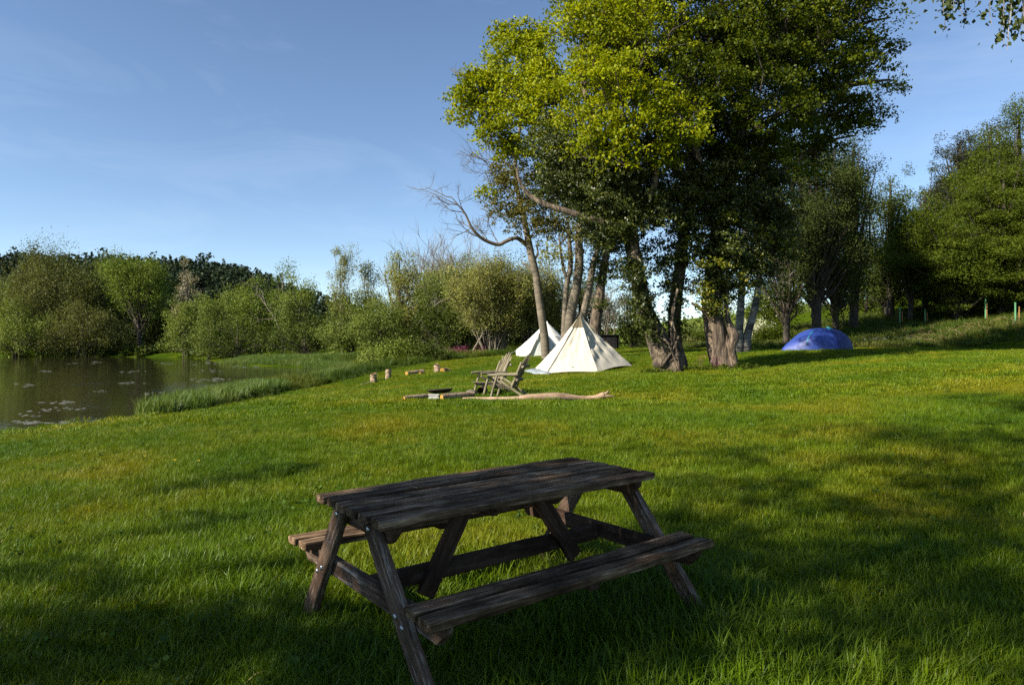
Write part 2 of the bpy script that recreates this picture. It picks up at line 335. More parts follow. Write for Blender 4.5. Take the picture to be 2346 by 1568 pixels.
M['logchair'] = wood_mat('peeled_grey_pole', [(.3, (.06, .053, .034)), (.5, (.16, .14, .095)), (.68, (.27, .24, .175))], 9, blotch=((.65, .65, .6), (1.1, 1.1, 1.1)), bump=.4)
M['birchlog'] = wood_mat('cut_log_bark', [(.3, (.05, .035, .025)), (.45, (.26, .2, .14)), (.6, (.45, .38, .29)), (.7, (.52, .46, .38))], 8, stretch=(.5, 1, 1), blotch=((.3, .25, .2), (1.1, 1.05, 1)), bscale=6)
M['logend'] = wood_mat('sawn_log_end', [(.3, (.30, .17, .04)), (.55, (.45, .28, .09)), (.7, (.5, .36, .17))], 10, stretch=(1, 1, 1), blotch=((.75, .7, .6), (1.1, 1.1, 1)))
M['drift'] = wood_mat('bare_weathered_branch', [(.3, (.12, .075, .045)), (.5, (.33, .235, .155)), (.68, (.45, .34, .24))], 7, stretch=(.15, 1, 1), blotch=((.7, .68, .65), (1.05, 1.05, 1.05)), bump=.8)
M['metal'] = plain_mat('galvanised_bolt', (.45, .46, .47), .35, .9)
M['rust'] = plain_mat('rusty_steel', (.05, .035, .03), .55, .6, .5)
M['stone'] = plain_mat('pale_concrete', (.42, .4, .37), .9, 0, .2, 12, .4)
M['canvas'] = plain_mat('cream_canvas', (.63, .575, .465), .85, 0, .015, 2.2, .2, .10, .12)
M['canvas_white'] = plain_mat('white_canvas', (.66, .645, .585), .85, 0, .03, 2.0, .3, .12, .08)
M['canvas_shadow'] = plain_mat('shaded_door_canvas', (.6, .6, .56), .85, 0, .05, 3)  # white inner canvas greyed in colour for the shade of the doorway
M['vent'] = plain_mat('brown_vent_cloth', (.14, .11, .065), .85, 0, .1, 3)
M['seam'] = plain_mat('dark_cord', (.03, .03, .03), .8)
M['sheet'] = plain_mat('grey_groundsheet', (.22, .25, .27), .5, 0, .15, 5, .3)
M['blue'] = plain_mat('blue_nylon', (.024, .052, .25), .5, 0, .12, 2.5, .35, .12, .05)
M['blue_dark'] = plain_mat('dark_blue_nylon', (.018, .03, .13), .5, 0, .2, 3)
M['teal'] = plain_mat('turquoise_trim', (.03, .36, .42), .5)
M['shed'] = wood_mat('black_tarred_boards', [(.3, (.008, .008, .009)), (.7, (.03, .03, .032))], 6)
M['guard'] = plain_mat('green_plastic_tube', (.12, .32, .15), .5, 0, .1, 5, 0, .2)
M['stake'] = wood_mat('orange_stake', [(.3, (.28, .13, .05)), (.7, (.5, .27, .12))], 8)
M['buttercup'] = plain_mat('yellow_petal', (.75, .5, .01), .4)
M['pinkflower'] = leaf_mat('pink_petal', (.14, .035, .075), (.30, .06, .16), (.34, .14, .2), trans=.3)
M['stalk'] = leaf_mat('dry_stalk', (.22, .14, .07), (.36, .25, .14), (.42, .32, .2), trans=.2)

M_weed = leaf_mat('weed_leaf', (.03, .07, .008), (.05, .10, .012), (.08, .14, .02), trans=.25, patch=1.0)
# ground
def ground_mat():
    m, t, o = mat('meadow_soil_and_turf')
    g = t.nodes.new('ShaderNodeNewGeometry')
    n1 = node(t, 'ShaderNodeTexNoise', Scale=.3, Detail=5.0, Roughness=.6); t.links.new(g.outputs['Position'], n1.inputs['Vector'])
    r1 = ramp(t, [(.35, (.035, .065, .005)), (.5, (.055, .085, .006)), (.65, (.075, .10, .006))], n1.outputs[0])
    n2 = node(t, 'ShaderNodeTexNoise', Scale=30, Detail=6.0, Roughness=.8); t.links.new(g.outputs['Position'], n2.inputs['Vector'])
    r2 = ramp(t, [(.3, (.35, .35, .35)), (.7, (1.25, 1.25, 1.1))], n2.outputs[0])
    c = mixc(t, r1.outputs[0], r2.outputs[0], 1.0, 'MULTIPLY')
    p = node(t, 'ShaderNodeBsdfPrincipled', Roughness=1.0); p.inputs['Specular IOR Level'].default_value = 0.0; t.links.new(c, p.inputs['Base Color'])
    b = node(t, 'ShaderNodeBump', Strength=.8, Distance=.05); t.links.new(n2.outputs[0], b.inputs['Height']); t.links.new(b.outputs[0], p.inputs['Normal'])
    t.links.new(p.outputs[0], o.inputs[0]); return m
def axis(lo, hi, d0, gr, c=0.0):
    a = [c]; s = d0
    while a[-1] < hi: a.append(a[-1]+s); s = s*gr if a[-1] > 12 else s
    b = [c]; s = d0
    while b[-1] > lo: b.append(b[-1]-s); s = s*gr if b[-1] < -12 else s
    return np.array(sorted(set(b+a)))
xs = axis(-900, 900, .3, 1.028); ys = np.concatenate([np.arange(-40, 0, 1.2), axis(0, 1500, .3, 1.02)[0:]])
ys = np.unique(ys)
X, Y = np.meshgrid(xs, ys); PG = np.stack([X.ravel(), Y.ravel()], 1)
Z = np.concatenate([HH(PG[i:i+20000]) for i in range(0, len(PG), 20000)])
Z = Z+.02*np.sin(PG[:, 0]*1.7+2*np.sin(PG[:, 1]*.9))*np.cos(PG[:, 1]*1.3)*(np.hypot(PG[:, 0], PG[:, 1]) < 60)
nx, ny = len(xs), len(ys)
I = (np.arange(ny-1)[:, None]*nx+np.arange(nx-1)[None]).ravel()
g = Geo(); g.add(np.column_stack([PG, Z]), np.stack([I, I+1, I+nx+1, I+nx], 1))
setp(g.build('ground', ground_mat()), kind='structure')

# water
def water_mat():
    m, t, o = mat('still_brown_pond_water')
    g = t.nodes.new('ShaderNodeNewGeometry')
    mp = node(t, 'ShaderNodeMapping'); mp.inputs['Scale'].default_value = (1, 1.6, 1); t.links.new(g.outputs['Position'], mp.inputs[0])
    n1 = node(t, 'ShaderNodeTexNoise', Scale=2.2, Detail=4.0, Roughness=.55); t.links.new(mp.outputs[0], n1.inputs['Vector'])
    n3 = node(t, 'ShaderNodeTexNoise', Scale=.08, Detail=2.0); t.links.new(g.outputs['Position'], n3.inputs['Vector'])
    r3 = ramp(t, [(.4, (.25, .25, .25)), (.65, (1, 1, 1))], n3.outputs[0])
    b = node(t, 'ShaderNodeBump', Distance=.02); t.links.new(n1.outputs[0], b.inputs['Height']); t.links.new(r3.outputs[0], b.inputs['Strength'])
    p = node(t, 'ShaderNodeBsdfPrincipled', Roughness=.03, IOR=1.33); p.inputs['Base Color'].default_value = (.020, .019, .008, 1)
    t.links.new(b.outputs[0], p.inputs['Normal']); t.links.new(p.outputs[0], o.inputs[0]); return m
g = Geo(); g.add([(-190, -8, WZ), (-2, -8, WZ), (-2, 125, WZ), (-190, 125, WZ)], [(0, 1, 2, 3)])
# the sheet is clipped to the pond outline
bm = bmesh.new(); vs = [bm.verts.new((x, y, WZ)) for x, y in POND*1.0]; bm.faces.new(vs); bmesh.ops.triangulate(bm, faces=bm.faces[:])
me = bpy.data.meshes.new('pond_water'); bm.to_mesh(me); bm.free()
if me.polygons[0].normal.z < 0: me.flip_normals()
me.materials.append(water_mat()); wo_ = bpy.data.objects.new('pond_water', me); COL.objects.link(wo_); setp(wo_, kind='structure')

# ------------------------------------------------------------------ instanced ground cover (stuff)
SRC = {}
def tuft_sources(name, count, blades, rad, h, wd, lean, m, flatten=1.0, rng=RNG):
    c = bpy.data.collections.new(name)
    for q in range(count):
        g = Geo(); n = blades
        a = rng.uniform(0, 2*np.pi, n); r = rad*np.sqrt(rng.uniform(0, 1, n))
        B = np.stack([np.cos(a)*r, np.sin(a)*r, np.full(n, -.01)], 1)
        hh = h*rng.uniform(.45, 1.25, n); az = a+rng.normal(size=n)*1.2; ln = lean*rng.uniform(.1, 1.4, n)
        d = np.stack([np.cos(az), np.sin(az), np.zeros(n)], 1); s = np.stack([-np.sin(az), np.cos(az), np.zeros(n)], 1)
        tw = rng.normal(size=(n, 1))*.5; s = unit(s+d*tw)
        ww = wd*rng.uniform(.6, 1.3, n)
        def at(t, wf):
            c0 = B+d*(hh*ln*t*t)[:, None]; c0[:, 2] += hh*(t-.25*ln*t*t)
            return c0-s*(ww*wf)[:, None], c0+s*(ww*wf)[:, None]
        a0, a1 = at(0., .7); b0, b1 = at(.4, 1.0); c0, c1 = at(.75, .75); e0, _ = at(1.0, 0.0)
        V = np.stack([a0, a1, b0, b1, c0, c1, e0], 1).reshape(-1, 3); k = np.arange(n)*7
        g.add(V, np.concatenate([np.stack([k, k+1, k+3, k+2], 1), np.stack([k+2, k+3, k+5, k+4], 1)]), np.stack([k+4, k+5, k+6], 1))
        me = g.mesh(name+'_mesh'); me.materials.append(m)
        me.polygons.foreach_set('use_smooth', np.ones(len(me.polygons), bool))
        o = bpy.data.objects.new(name, me); c.objects.link(o)
    return c
def scatter(name, coll, P, scl, label, cat, tilt=.12, rng=RNG, zs=None):
    n = len(P)
    me = bpy.data.meshes.new(name); me.vertices.add(n); me.vertices.foreach_set('co', P.astype(np.float32).ravel())
    rot = np.stack([rng.normal(size=n)*tilt, rng.normal(size=n)*tilt, rng.uniform(0, 6.28, n)], 1)
    a = me.attributes.new('rot', 'FLOAT_VECTOR', 'POINT'); a.data.foreach_set('vector', rot.astype(np.float32).ravel())
    s3 = np.stack([scl, scl, scl*(zs if zs is not None else 1.0)], 1)
    a = me.attributes.new('scl', 'FLOAT_VECTOR', 'POINT'); a.data.foreach_set('vector', s3.astype(np.float32).ravel())
    a = me.attributes.new('idx', 'INT', 'POINT'); a.data.foreach_set('value', rng.integers(0, len(coll.objects), n).astype(np.int32))
    o = bpy.data.objects.new(name, me); COL.objects.link(o)
    ng = bpy.data.node_groups.new(name+'_scatter', 'GeometryNodeTree')
    ng.interface.new_socket('Geometry', in_out='INPUT', socket_type='NodeSocketGeometry'); ng.interface.new_socket('Geometry', in_out='OUTPUT', socket_type='NodeSocketGeometry')
    gi = ng.nodes.new('NodeGroupInput'); go = ng.nodes.new('NodeGroupOutput')
    ip = ng.nodes.new('GeometryNodeInstanceOnPoints'); ci = ng.nodes.new('GeometryNodeCollectionInfo'); ci.inputs['Collection'].default_value = coll
    ci.inputs['Separate Children'].default_value = True; ci.inputs['Reset Children'].default_value = True
    def na(nm, ty):
        q = ng.nodes.new('GeometryNodeInputNamedAttribute'); q.data_type = ty; q.inputs['Name'].default_value = nm
        return [s for s in q.outputs if s.enabled and s.name == 'Attribute'][0]
    ng.links.new(gi.outputs[0], ip.inputs['Points']); ng.links.new(ci.outputs[0], ip.inputs['Instance'])
    ip.inputs['Pick Instance'].default_value = True
    ng.links.new(na('idx', 'INT'), ip.inputs['Instance Index']); ng.links.new(na('rot', 'FLOAT_VECTOR'), ip.inputs['Rotation']); ng.links.new(na('scl', 'FLOAT_VECTOR'), ip.inputs['Scale'])
    ng.links.new(ip.outputs[0], go.inputs[0])
    md = o.modifiers.new('scatter', 'NODES'); md.node_group = ng
    setp(o, label, cat, kind='stuff'); return o
EDGE = np.array([(-9.9, 17.9), (-8.6, 19.9), (-8.6, 23.9), (-8.65, 28.6), (-7.2, 34.4), (-6.4, 38), (-4, 43.5), (0, 46.5), (2, 49), (12, 56)])
def edge_x(y): return np.interp(y, EDGE[:, 1], EDGE[:, 0])
def bank_y(x):  return np.interp(x, [8, 12.5, 15, 20, 26, 40], [60, 43, 35.0, 33.8, 34.0, 34.5])
TEEPEE = np.array([W3(1222, 848, 29.2)[:2], W3(1246, 856.4, 27.6)[:2], W3(1371, 852.6, 28)[:2], W3(1450, 837.6, 30.5)[:2], (5.1, 32.8), (3.0, 33.6), (1.2, 31.8)])
def infield(P):
    s = sdist(P); x, y = P[:, 0], P[:, 1]
    ok = (s < -.05) & ~((y > 18.7) & (x < edge_x(y))) & (y < bank_y(x)+.5) & (y < 62)
    c = np.array([3.2, 30.6]); ok &= np.hypot((x-c[0])/1.9, (y-c[1])/2.0) > 1
    ok &= np.hypot(x-2.3, y-44.6) > 1.8
    ok &= np.hypot((x-15.9)/1.35, (y-31.5)/.9) > 1
    return ok
def band(y0, y1, dens, xm=.82, mg=1.5):
    A = (y1-y0)*(2*(xm*y1+mg)); n = int(A*dens)
    P = np.stack([RNG.uniform(-(xm*y1+mg), xm*y1+mg, n), RNG.uniform(y0, y1, n)], 1)
    return P[np.abs(P[:, 0]) < xm*P[:, 1]+mg]
def vnoise(P, s, seed=0):
    x, y = P[:, 0]*s+seed*3.1, P[:, 1]*s+seed*1.7
    return .5+.25*(np.sin(x*1.3+1.7*np.sin(y*.9+seed))+np.sin(y*1.7+1.3*np.sin(x*1.1)))
gm = grass_mat('lawn_grass_blade', [(.075, .143, .004), (.124, .180, .005), (.195, .20, .007)], (2.4, 2.1, 2.6))
SRC['g'] = tuft_sources('grass_tuft', 5, 115, .14, .078, .0016, .85, gm)
SRC['gf'] = tuft_sources('grass_tuft_far', 4, 110, .24, .062, .0042, .75, gm)
parts = [band(.7, 3.5, 105, mg=2.0), band(3.5, 7, 80), band(7, 13, 52)]
P = np.concatenate(parts); P = P[infield(P)]; z = HH(P)
sc = .75+.5*vnoise(P, 1.1)+RNG.normal(size=len(P))*.12
dt = np.hypot(P[:, 0]-.2, (P[:, 1]-3.6)); sc *= 1+.55*sstep(2.2, 1.0, dt)
sc = np.clip(sc, .5, 2.1); sc *= 1+.5*sstep(1.2, .2, -sdist(P))
scatter('grass', SRC['g'], np.column_stack([P, z]), sc, 'short green meadow grass around the picnic table in the foreground', 'grass')
P = np.concatenate([band(13, 22, 22), band(22, 36, 14), band(36, 60, 8)]); P = P[infield(P)]; z = HH(P)
sc = np.clip(.75+.5*vnoise(P, .9, 2)+RNG.normal(size=len(P))*.12, .5, 1.8); sc *= 1+.7*sstep(1.2, .2, -sdist(P))
scatter('grass', SRC['gf'], np.column_stack([P, z]), sc, 'sunlit mown grass of the campsite field around the tents', 'grass')
# bank vegetation, rushes, reeds
rgm = grass_mat('rough_bank_grass_blade', [(.05, .09, .010), (.08, .115, .014), (.12, .13, .025)], (1.6, 1.3, 1.4))
rdm = grass_mat('reed_blade', [(.08, .14, .025), (.105, .165, .03), (.14, .18, .04)], (1.3, 1.25, 1.3), .3)
rum = grass_mat('rush_blade', [(.04, .075, .006), (.065, .105, .008), (.11, .13, .014)], (1.3, 1.2, 1.2), .3)
SRC['r'] = tuft_sources('bank_tuft', 4, 90, .3, .30, .008, .8, rgm)
SRC['reed'] = tuft_sources('reed_tuft', 4, 60, .3, .50, .007, .35, rdm)
SRC['rush'] = tuft_sources('rush_tuft', 4, 120, .24, .46, .006, .7, rum)
n = 5200; P = np.stack([RNG.uniform(9, 46, n), RNG.uniform(32, 56, n)], 1)
P = P[(P[:, 1] > bank_y(P[:, 0])+.2)]
scatter('bank_grass', SRC['r'], np.column_stack([P, HH(P)]), RNG.uniform(.6, 1.35, len(P)), 'rough long grass on the rising bank at the right', 'grass', .2)
n = 30000; P = np.stack([RNG.uniform(-16, 3, n), RNG.uniform(16.8, 62, n)], 1); s = sdist(P)
veg = (P[:, 0] < edge_x(P[:, 1])-.25) & (s < .3); P = P[veg]; s = s[veg]
veg = P[:, 1] > 18.7; P = P[veg]; s = s[veg]
near = (s > -1.3) & (vnoise(P, .25, 5) > .30)
Pr = P[~near]; Pr = Pr[vnoise(Pr, .6, 3)+RNG.normal(size=len(Pr))*.2 > .25][:4300]
ed = np.clip((edge_x(Pr[:, 1])-Pr[:, 0])/1.5, .25, 1.0)
scatter('rushes', SRC['rush'], np.column_stack([Pr, HH(Pr)]), ed*RNG.uniform(.6, 1.15, len(Pr))*(.75+.5*vnoise(Pr, .5, 8)), 'dense dark green rushes along the pond margin', 'rushes', .15)
Pn = P[near][:2600]
# a second strip of reeds closing the far arm of the pond
q = RNG.uniform(0, 1, 2600); a = np.array([-13.5, 52.5]); b = np.array([-27.5, 64.0]); L2 = a+(b-a)*q[:, None]+np.stack([RNG.uniform(-.4, 5, 2600), RNG.uniform(-.3, 5, 2600)], 1)
Pn = np.concatenate([Pn, L2]); zz = np.maximum(HH(Pn), WZ-.15)
scatter('reeds', SRC['reed'], np.column_stack([Pn, zz]), RNG.uniform(.65, 1.1, len(Pn)), 'pale blue green reeds standing in the edge of the pond', 'reeds', .1)

# broad-leaved weeds and dead straw in the lawn
g = Geo(); rw = np.random.default_rng(71)
for k in range(420):
    y = rw.uniform(2.0, 13); x = rw.uniform(-.85, .85)*y; z = H(x, y)
    if infield(np.array([[x, y]]))[0] == 0: continue
    n = rw.integers(6, 16); r = rw.uniform(.03, .11); a = rw.uniform(0, 6.28, n); q = np.stack([np.cos(a)*r*rw.uniform(.2, 1, n), np.sin(a)*r*rw.uniform(.2, 1, n), rw.uniform(.02, .07, n)], 1)
    leaves(g, np.array([x, y, z])+q, .034, None, 1.3, rw, wid=.8)
setp(g.build('lawn_weeds', M_weed), 'broad-leaved clover and dock seedlings growing through the lawn', 'weeds', kind='stuff')
g = Geo()
for k in range(620):
    y = rw.uniform(1.8, 14); x = rw.uniform(-.85, .85)*y; z = H(x, y)+rw.uniform(.02, .075)
    if infield(np.array([[x, y]]))[0] == 0: continue
    L = rw.uniform(.03, .11); a = rw.uniform(0, 6.28); e = rw.normal()*.3; d = np.array([math.cos(a), math.sin(a), e])*L; sd_ = np.array([-math.sin(a), math.cos(a), 0])*.0014
    p = np.array([x, y, z]); g.add([p-sd_, p+sd_, p+d*.5+sd_+[0, 0, .012], p+d*.5-sd_+[0, 0, .012], p+d+sd_*.3, p+d-sd_*.3], [(0, 1, 2, 3), (3, 2, 4, 5)])
setp(g.build('dead_straw', M['stalk']), 'pale dead grass stalks lying in the lawn', 'straw', kind='stuff')

# floating scum on the pond
def scum_patch(g, x, y, lw, ld):
    c = None
    off = (y-784); D = 2.0/(off*K); cx = (x-1173)*K*D
    k = 26; a = np.linspace(0, 2*np.pi, k, endpoint=False)
    r = 1+.35*np.sin(3*a+x)+.25*np.sin(7*a+y)+RNG.normal(size=k)*.16
    V = np.stack([cx+np.cos(a)*r*lw/2*K*D, D+np.sin(a)*r*ld/2, np.full(k, WZ+.006)], 1)
    V = np.concatenate([[[cx, D, WZ+.02]], V])
    g.add(V, f3=[(0, 1+i, 1+(i+1) % k) for i in range(k)])
g = Geo()
for x, y, lw, ld in [(95, 967, 130, .5), (150, 969, 120, .6), (200, 967, 95, .3), (60, 965, 60, .25), (85, 951, 40, .3), (345, 962, 60, .5), (390, 952, 60, .4), (300, 956, 30, .4), (120, 923, 60, .4), (150, 921, 40, .3), (175, 935, 70, .5), (135, 937, 45, .3),
                     (90, 941, 50, .3), (55, 880, 60, .5), (470, 866, 60, .6), (505, 868, 40, .5), (475, 870, 70, .4), (555, 879, 60, .5), (520, 882, 50, .4), (560, 840, 60, 1.), (490, 848, 40, .8), (640, 835, 40, 1.2), (470, 832, 60, 1.),
                     (300, 876, 50, .6), (240, 895, 30, .4), (200, 830, 50, 2), (520, 826, 50, 2), (380, 832, 30, 1.5), (300, 850, 40, .8), (430, 905, 50, .4), (350, 900, 40, .4), (110, 850, 30, 1.)]:
    for j in range(6):
        scum_patch(g, x+RNG.normal()*lw*.35, y+RNG.normal()*1.4, lw*RNG.uniform(.06, .28), ld*RNG.uniform(.12, .4))
setp(g.build('pond_scum', plain_mat('pale_grey_green_scum', (.10, .105, .08), .8, 0, .4, 20), smooth=False), 'pale patches of floating scum on the dark pond water', 'scum', kind='stuff')

# ------------------------------------------------------------------ trees
def bld(g, name, m, par, base):
    if g.n: return g.build(name, m, par, origin=base)
def tree_root(name, label, base, cat='tree', group=None): return empty(name, base, label, cat, group)
def at(*p): return W3(*p)

# big sycamore on the right
def px_path(pts, D): return [at(x, y, D if len(q) == 0 else q[0]) for x, y, *q in pts]
def crown(g, tw, specs, leaf, dens=1.0, src=None, sub=.42, per=95, flat=.8, up=.5, rng=RNG, hang=0.0, sflat=.55):
    for x, y, r, D in specs:
        clump(g, at(x, y, D), r*K*D, leaf, dens, rng, tw=tw, src=src, sub=sub, per=per, flat=flat, up=up, hang=hang, sflat=sflat)

b = at(1658, 848, 23.0); b[2] = H(b[0], b[1])
t = tree_root('sycamore_tree', 'big sycamore with thick straight pale trunk and stub branch, nearest the blue tent side', b)
tr = Geo()
pt, rr = spl([b+[0, 0, -.15], at(1656, 838, 23), at(1645, 800, 23), at(1636, 740, 23), at(1632, 690, 23.1), at(1640, 600, 23.4), at(1655, 480, 23.5), at(1690, 330, 23.5), at(1710, 150, 23.5), at(1725, -60, 23.5), at(1730, -170, 23.5)],
             [.50, .41, .37, .355, .35, .32, .28, .23, .18, .10, .05])
tube(tr, pt, rr, 16, noise=.05)
tube(tr, *spl([at(1640, 745, 22.8), at(1612, 712, 22.7), at(1585, 694, 22.6)], [.10, .07, .045]), 7, noise=.08)
for (x0, y0, r0), (x1, y1, r1) in [((1692, 850, .13), (1668, 800, .16)), ((1636, 852, .1), (1640, 800, .12)), ((1672, 856, .12), (1660, 800, .15))]:
    tube(tr, *spl([at(x0, y0, 22.7)-[0, 0, .1], at((x0+x1)/2-4, (y0+y1)/2+6, 22.75), at(x1, y1, 22.8), at(x1-14, y1-70, 22.95)], [r0, r0*1.0, r1, r1*.4]), 8, noise=.1)
tube(tr, *spl([at(1686, 838, 22.7), at(1676, 795, 22.6), at(1682, 770, 22.62), at(1668, 735, 22.7), at(1664, 690, 22.8), at(1668, 600, 23)], [.10, .13, .17, .10, .08, .06]), 8, noise=.1)
limb_s = []
for L in [[(1650, 480, 23.5), (1590, 330, 22.5), (1570, 150, 21.8), (1560, 0, 22)], [(1690, 330, 23.5), (1800, 250, 24), (1880, 200, 24.3), (1960, 230, 24.5)], [(1655, 480, 23.5), (1780, 400, 24.3), (1880, 330, 25), (1960, 310, 25)],
          [(1705, 200, 23.5), (1800, 80, 24), (1900, 20, 24)], [(1710, 120, 23.5), (1650, 0, 22), (1620, -80, 22)], [(1690, 330, 23.5), (1640, 240, 24.8), (1600, 120, 26)], [(1660, 440, 23.5), (1560, 440, 22.6), (1480, 470, 22), (1405, 475, 21.8)],
          [(1800, 250, 24), (1870, 120, 24.6), (1960, 60, 24.4), (2040, 40, 24.2)], [(1880, 200, 24.3), (1980, 190, 24.6), (2040, 182, 24.8)]]:
    tube(tr, *spl([at(*p) for p in L], np.linspace(.15, .03, len(L))), 6, noise=.05)
bld(tr, 'trunk', M['bark'], t, b)
cr = Geo(); tw = Geo()
crown(cr, tw, [(1620, 60, 150, 22), (1760, 90, 150, 23), (1880, 60, 120, 24), (1975, 130, 70, 24.5), (1980, 10, 60, 24), (1850, 200, 130, 24), (1720, 220, 140, 22), (1940, 255, 75, 25), (1600, -90, 150, 23), (1790, -110, 170, 24), (1750, 340, 110, 23.5),
               (1865, 320, 80, 25), (1600, 190, 110, 21.3), (1995, 250, 45, 24.6), (2035, 184, 22, 24.4), (2010, 90, 40, 24.2), (1700, 110, 130, 26), (1820, 40, 140, 26), (1640, 310, 90, 24.5), (1930, 180, 60, 23.4)], .115, 1.0)
bld(cr, 'crown', M['maple_shaded'], t, b); bld(tw, 'twigs', M['bark_dark'], t, b)
iv = Geo(); rng = np.random.default_rng(3)
crown(iv, None, [(1640, 470, 75, 23), (1620, 570, 50, 23), (1655, 640, 42, 23), (1700, 560, 60, 23.2), (1735, 620, 45, 23.4), (1700, 460, 80, 23.3), (1730, 430, 95, 23.8), (1780, 480, 60, 24), (1650, 520, 60, 22.8), (1605, 400, 80, 23.8), (1650, 690, 30, 22.9), (1620, 640, 40, 22.7), (1690, 640, 50, 23), (1660, 560, 60, 22.6), (1600, 470, 50, 22.6), (1780, 560, 50, 23.8), (1760, 500, 60, 23.6), (1670, 390, 80, 23)], .10, 1.1, sub=.3, per=90, up=.1, rng=rng, flat=1.0)
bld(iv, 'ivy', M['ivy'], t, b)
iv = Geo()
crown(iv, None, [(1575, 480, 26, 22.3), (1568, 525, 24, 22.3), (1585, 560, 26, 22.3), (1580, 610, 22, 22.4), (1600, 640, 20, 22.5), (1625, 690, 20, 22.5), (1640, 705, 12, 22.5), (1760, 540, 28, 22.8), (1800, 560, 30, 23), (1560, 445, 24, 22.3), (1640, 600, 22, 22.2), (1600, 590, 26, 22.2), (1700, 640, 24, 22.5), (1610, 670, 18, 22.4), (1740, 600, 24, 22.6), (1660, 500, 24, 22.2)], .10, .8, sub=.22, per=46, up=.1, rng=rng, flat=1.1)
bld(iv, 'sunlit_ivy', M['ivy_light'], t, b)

# gnarled leaning double tree
b = at(1536, 853, 22.6); b[2] = H(b[0], b[1])
t = tree_root('ivy_clad_tree', 'gnarled double-stemmed tree leaning left, its knotted base beside the cream tent', b)
tr = Geo(); s1 = Geo()
tube(s1, *spl([at(1540, 862, 22.6), at(1536, 845, 22.6), at(1528, 820, 22.6), at(1512, 790, 22.5), at(1496, 750, 22.5), at(1475, 700, 22.4), at(1458, 620, 22.3), at(1442, 520, 22.3), at(1430, 400, 22.2), at(1405, 250, 22), at(1385, 100, 21.9), at(1380, 0, 22)],
               [.48, .50, .47, .38, .29, .26, .24, .22, .19, .14, .09, .05]), 14, noise=.09)
tube(s1, *spl([at(1555, 862, 22.9), at(1552, 830, 22.9), at(1548, 790, 22.9), at(1545, 740, 22.9), at(1550, 670, 23), at(1560, 600, 23), at(1570, 500, 23.1), at(1580, 380, 23.2), at(1570, 200, 23.2), at(1560, 60, 23.2)],
               [.28, .32, .22, .20, .20, .19, .17, .14, .1, .05]), 12, noise=.08)
rngk = np.random.default_rng(5)
for x, y, r in [(1512, 830, .20), (1530, 805, .22), (1548, 815, .2), (1505, 800, .15), (1557, 838, .2), (1520, 850, .2), (1540, 780, .14), (1552, 795, .14)]:   # burrs
    c = at(x, y, 22.35)+rngk.normal(size=3)*[.05, .05, .03]
    tube(s1, [c+[0, 0, -r], c+[0, 0, -r*.6], c, c+[0, 0, r*.6], c+[0, 0, r]], [r*.3, r*.85, r, r*.8, r*.25], 9, noise=.16)
for P_ in [[(1500, 765), (1530, 785), (1548, 820), (1560, 855)], [(1556, 770), (1545, 800), (1520, 835)], [(1545, 700), (1538, 760), (1552, 800), (1556, 850)], [(1535, 735), (1545, 770), (1530, 800)], [(1480, 700), (1505, 745), (1530, 790)], [(1462, 640), (1490, 700), (1512, 760)],
           [(1555, 660), (1540, 720), (1550, 770)]]:
    tube(s1, *spl([at(x, y, 22.12)+rngk.normal(size=3)*.02 for x, y in P_], [.045]*len(P_)), 6, noise=.1)
for L in [[(1430, 400, 22.2), (1350, 250, 21.5), (1330, 100, 21.5)], [(1442, 520, 22.3), (1500, 420, 21.5), (1500, 250, 21)], [(1405, 250, 22), (1460, 100, 21.5), (1480, -50, 22)], [(1575, 420, 23), (1500, 330, 24), (1450, 250, 25)],
          [(1440, 520, 22.3), (1370, 508, 21.9), (1305, 486, 21.8), (1245, 466, 21.9), (1212, 446, 22), (1190, 414, 22), (1184, 385, 22)]]:
    tube(s1, *spl([at(*p) for p in L], np.linspace(.13 if len(L) > 5 else .16, .04, len(L))), 6, noise=.05)
bld(s1, 'trunk', M['bark_old'], t, b)
cr = Geo(); tw = Geo()
crown(cr, tw, [(1380, 60, 100, 21.5), (1335, 150, 75, 21), (1480, 90, 130, 21.5), (1450, 250, 110, 20.8), (1375, 330, 75, 21.2), (1490, 320, 95, 21.3), (1345, -50, 110, 22), (1480, -80, 140, 22), (1340, 260, 70, 21.6), (1440, 170, 90, 20.3), (1550, 310, 75, 21),
               (1400, 180, 100, 23.5), (1520, 200, 110, 23), (1430, 20, 120, 24), (1300, 60, 40, 21.5), (1560, 260, 70, 20.3), (1430, 350, 55, 20.7)], .115, 1.05)
bld(cr, 'crown', M['maple'], t, b); bld(tw, 'twigs', M['bark_dark'], t, b)
iv = Geo()
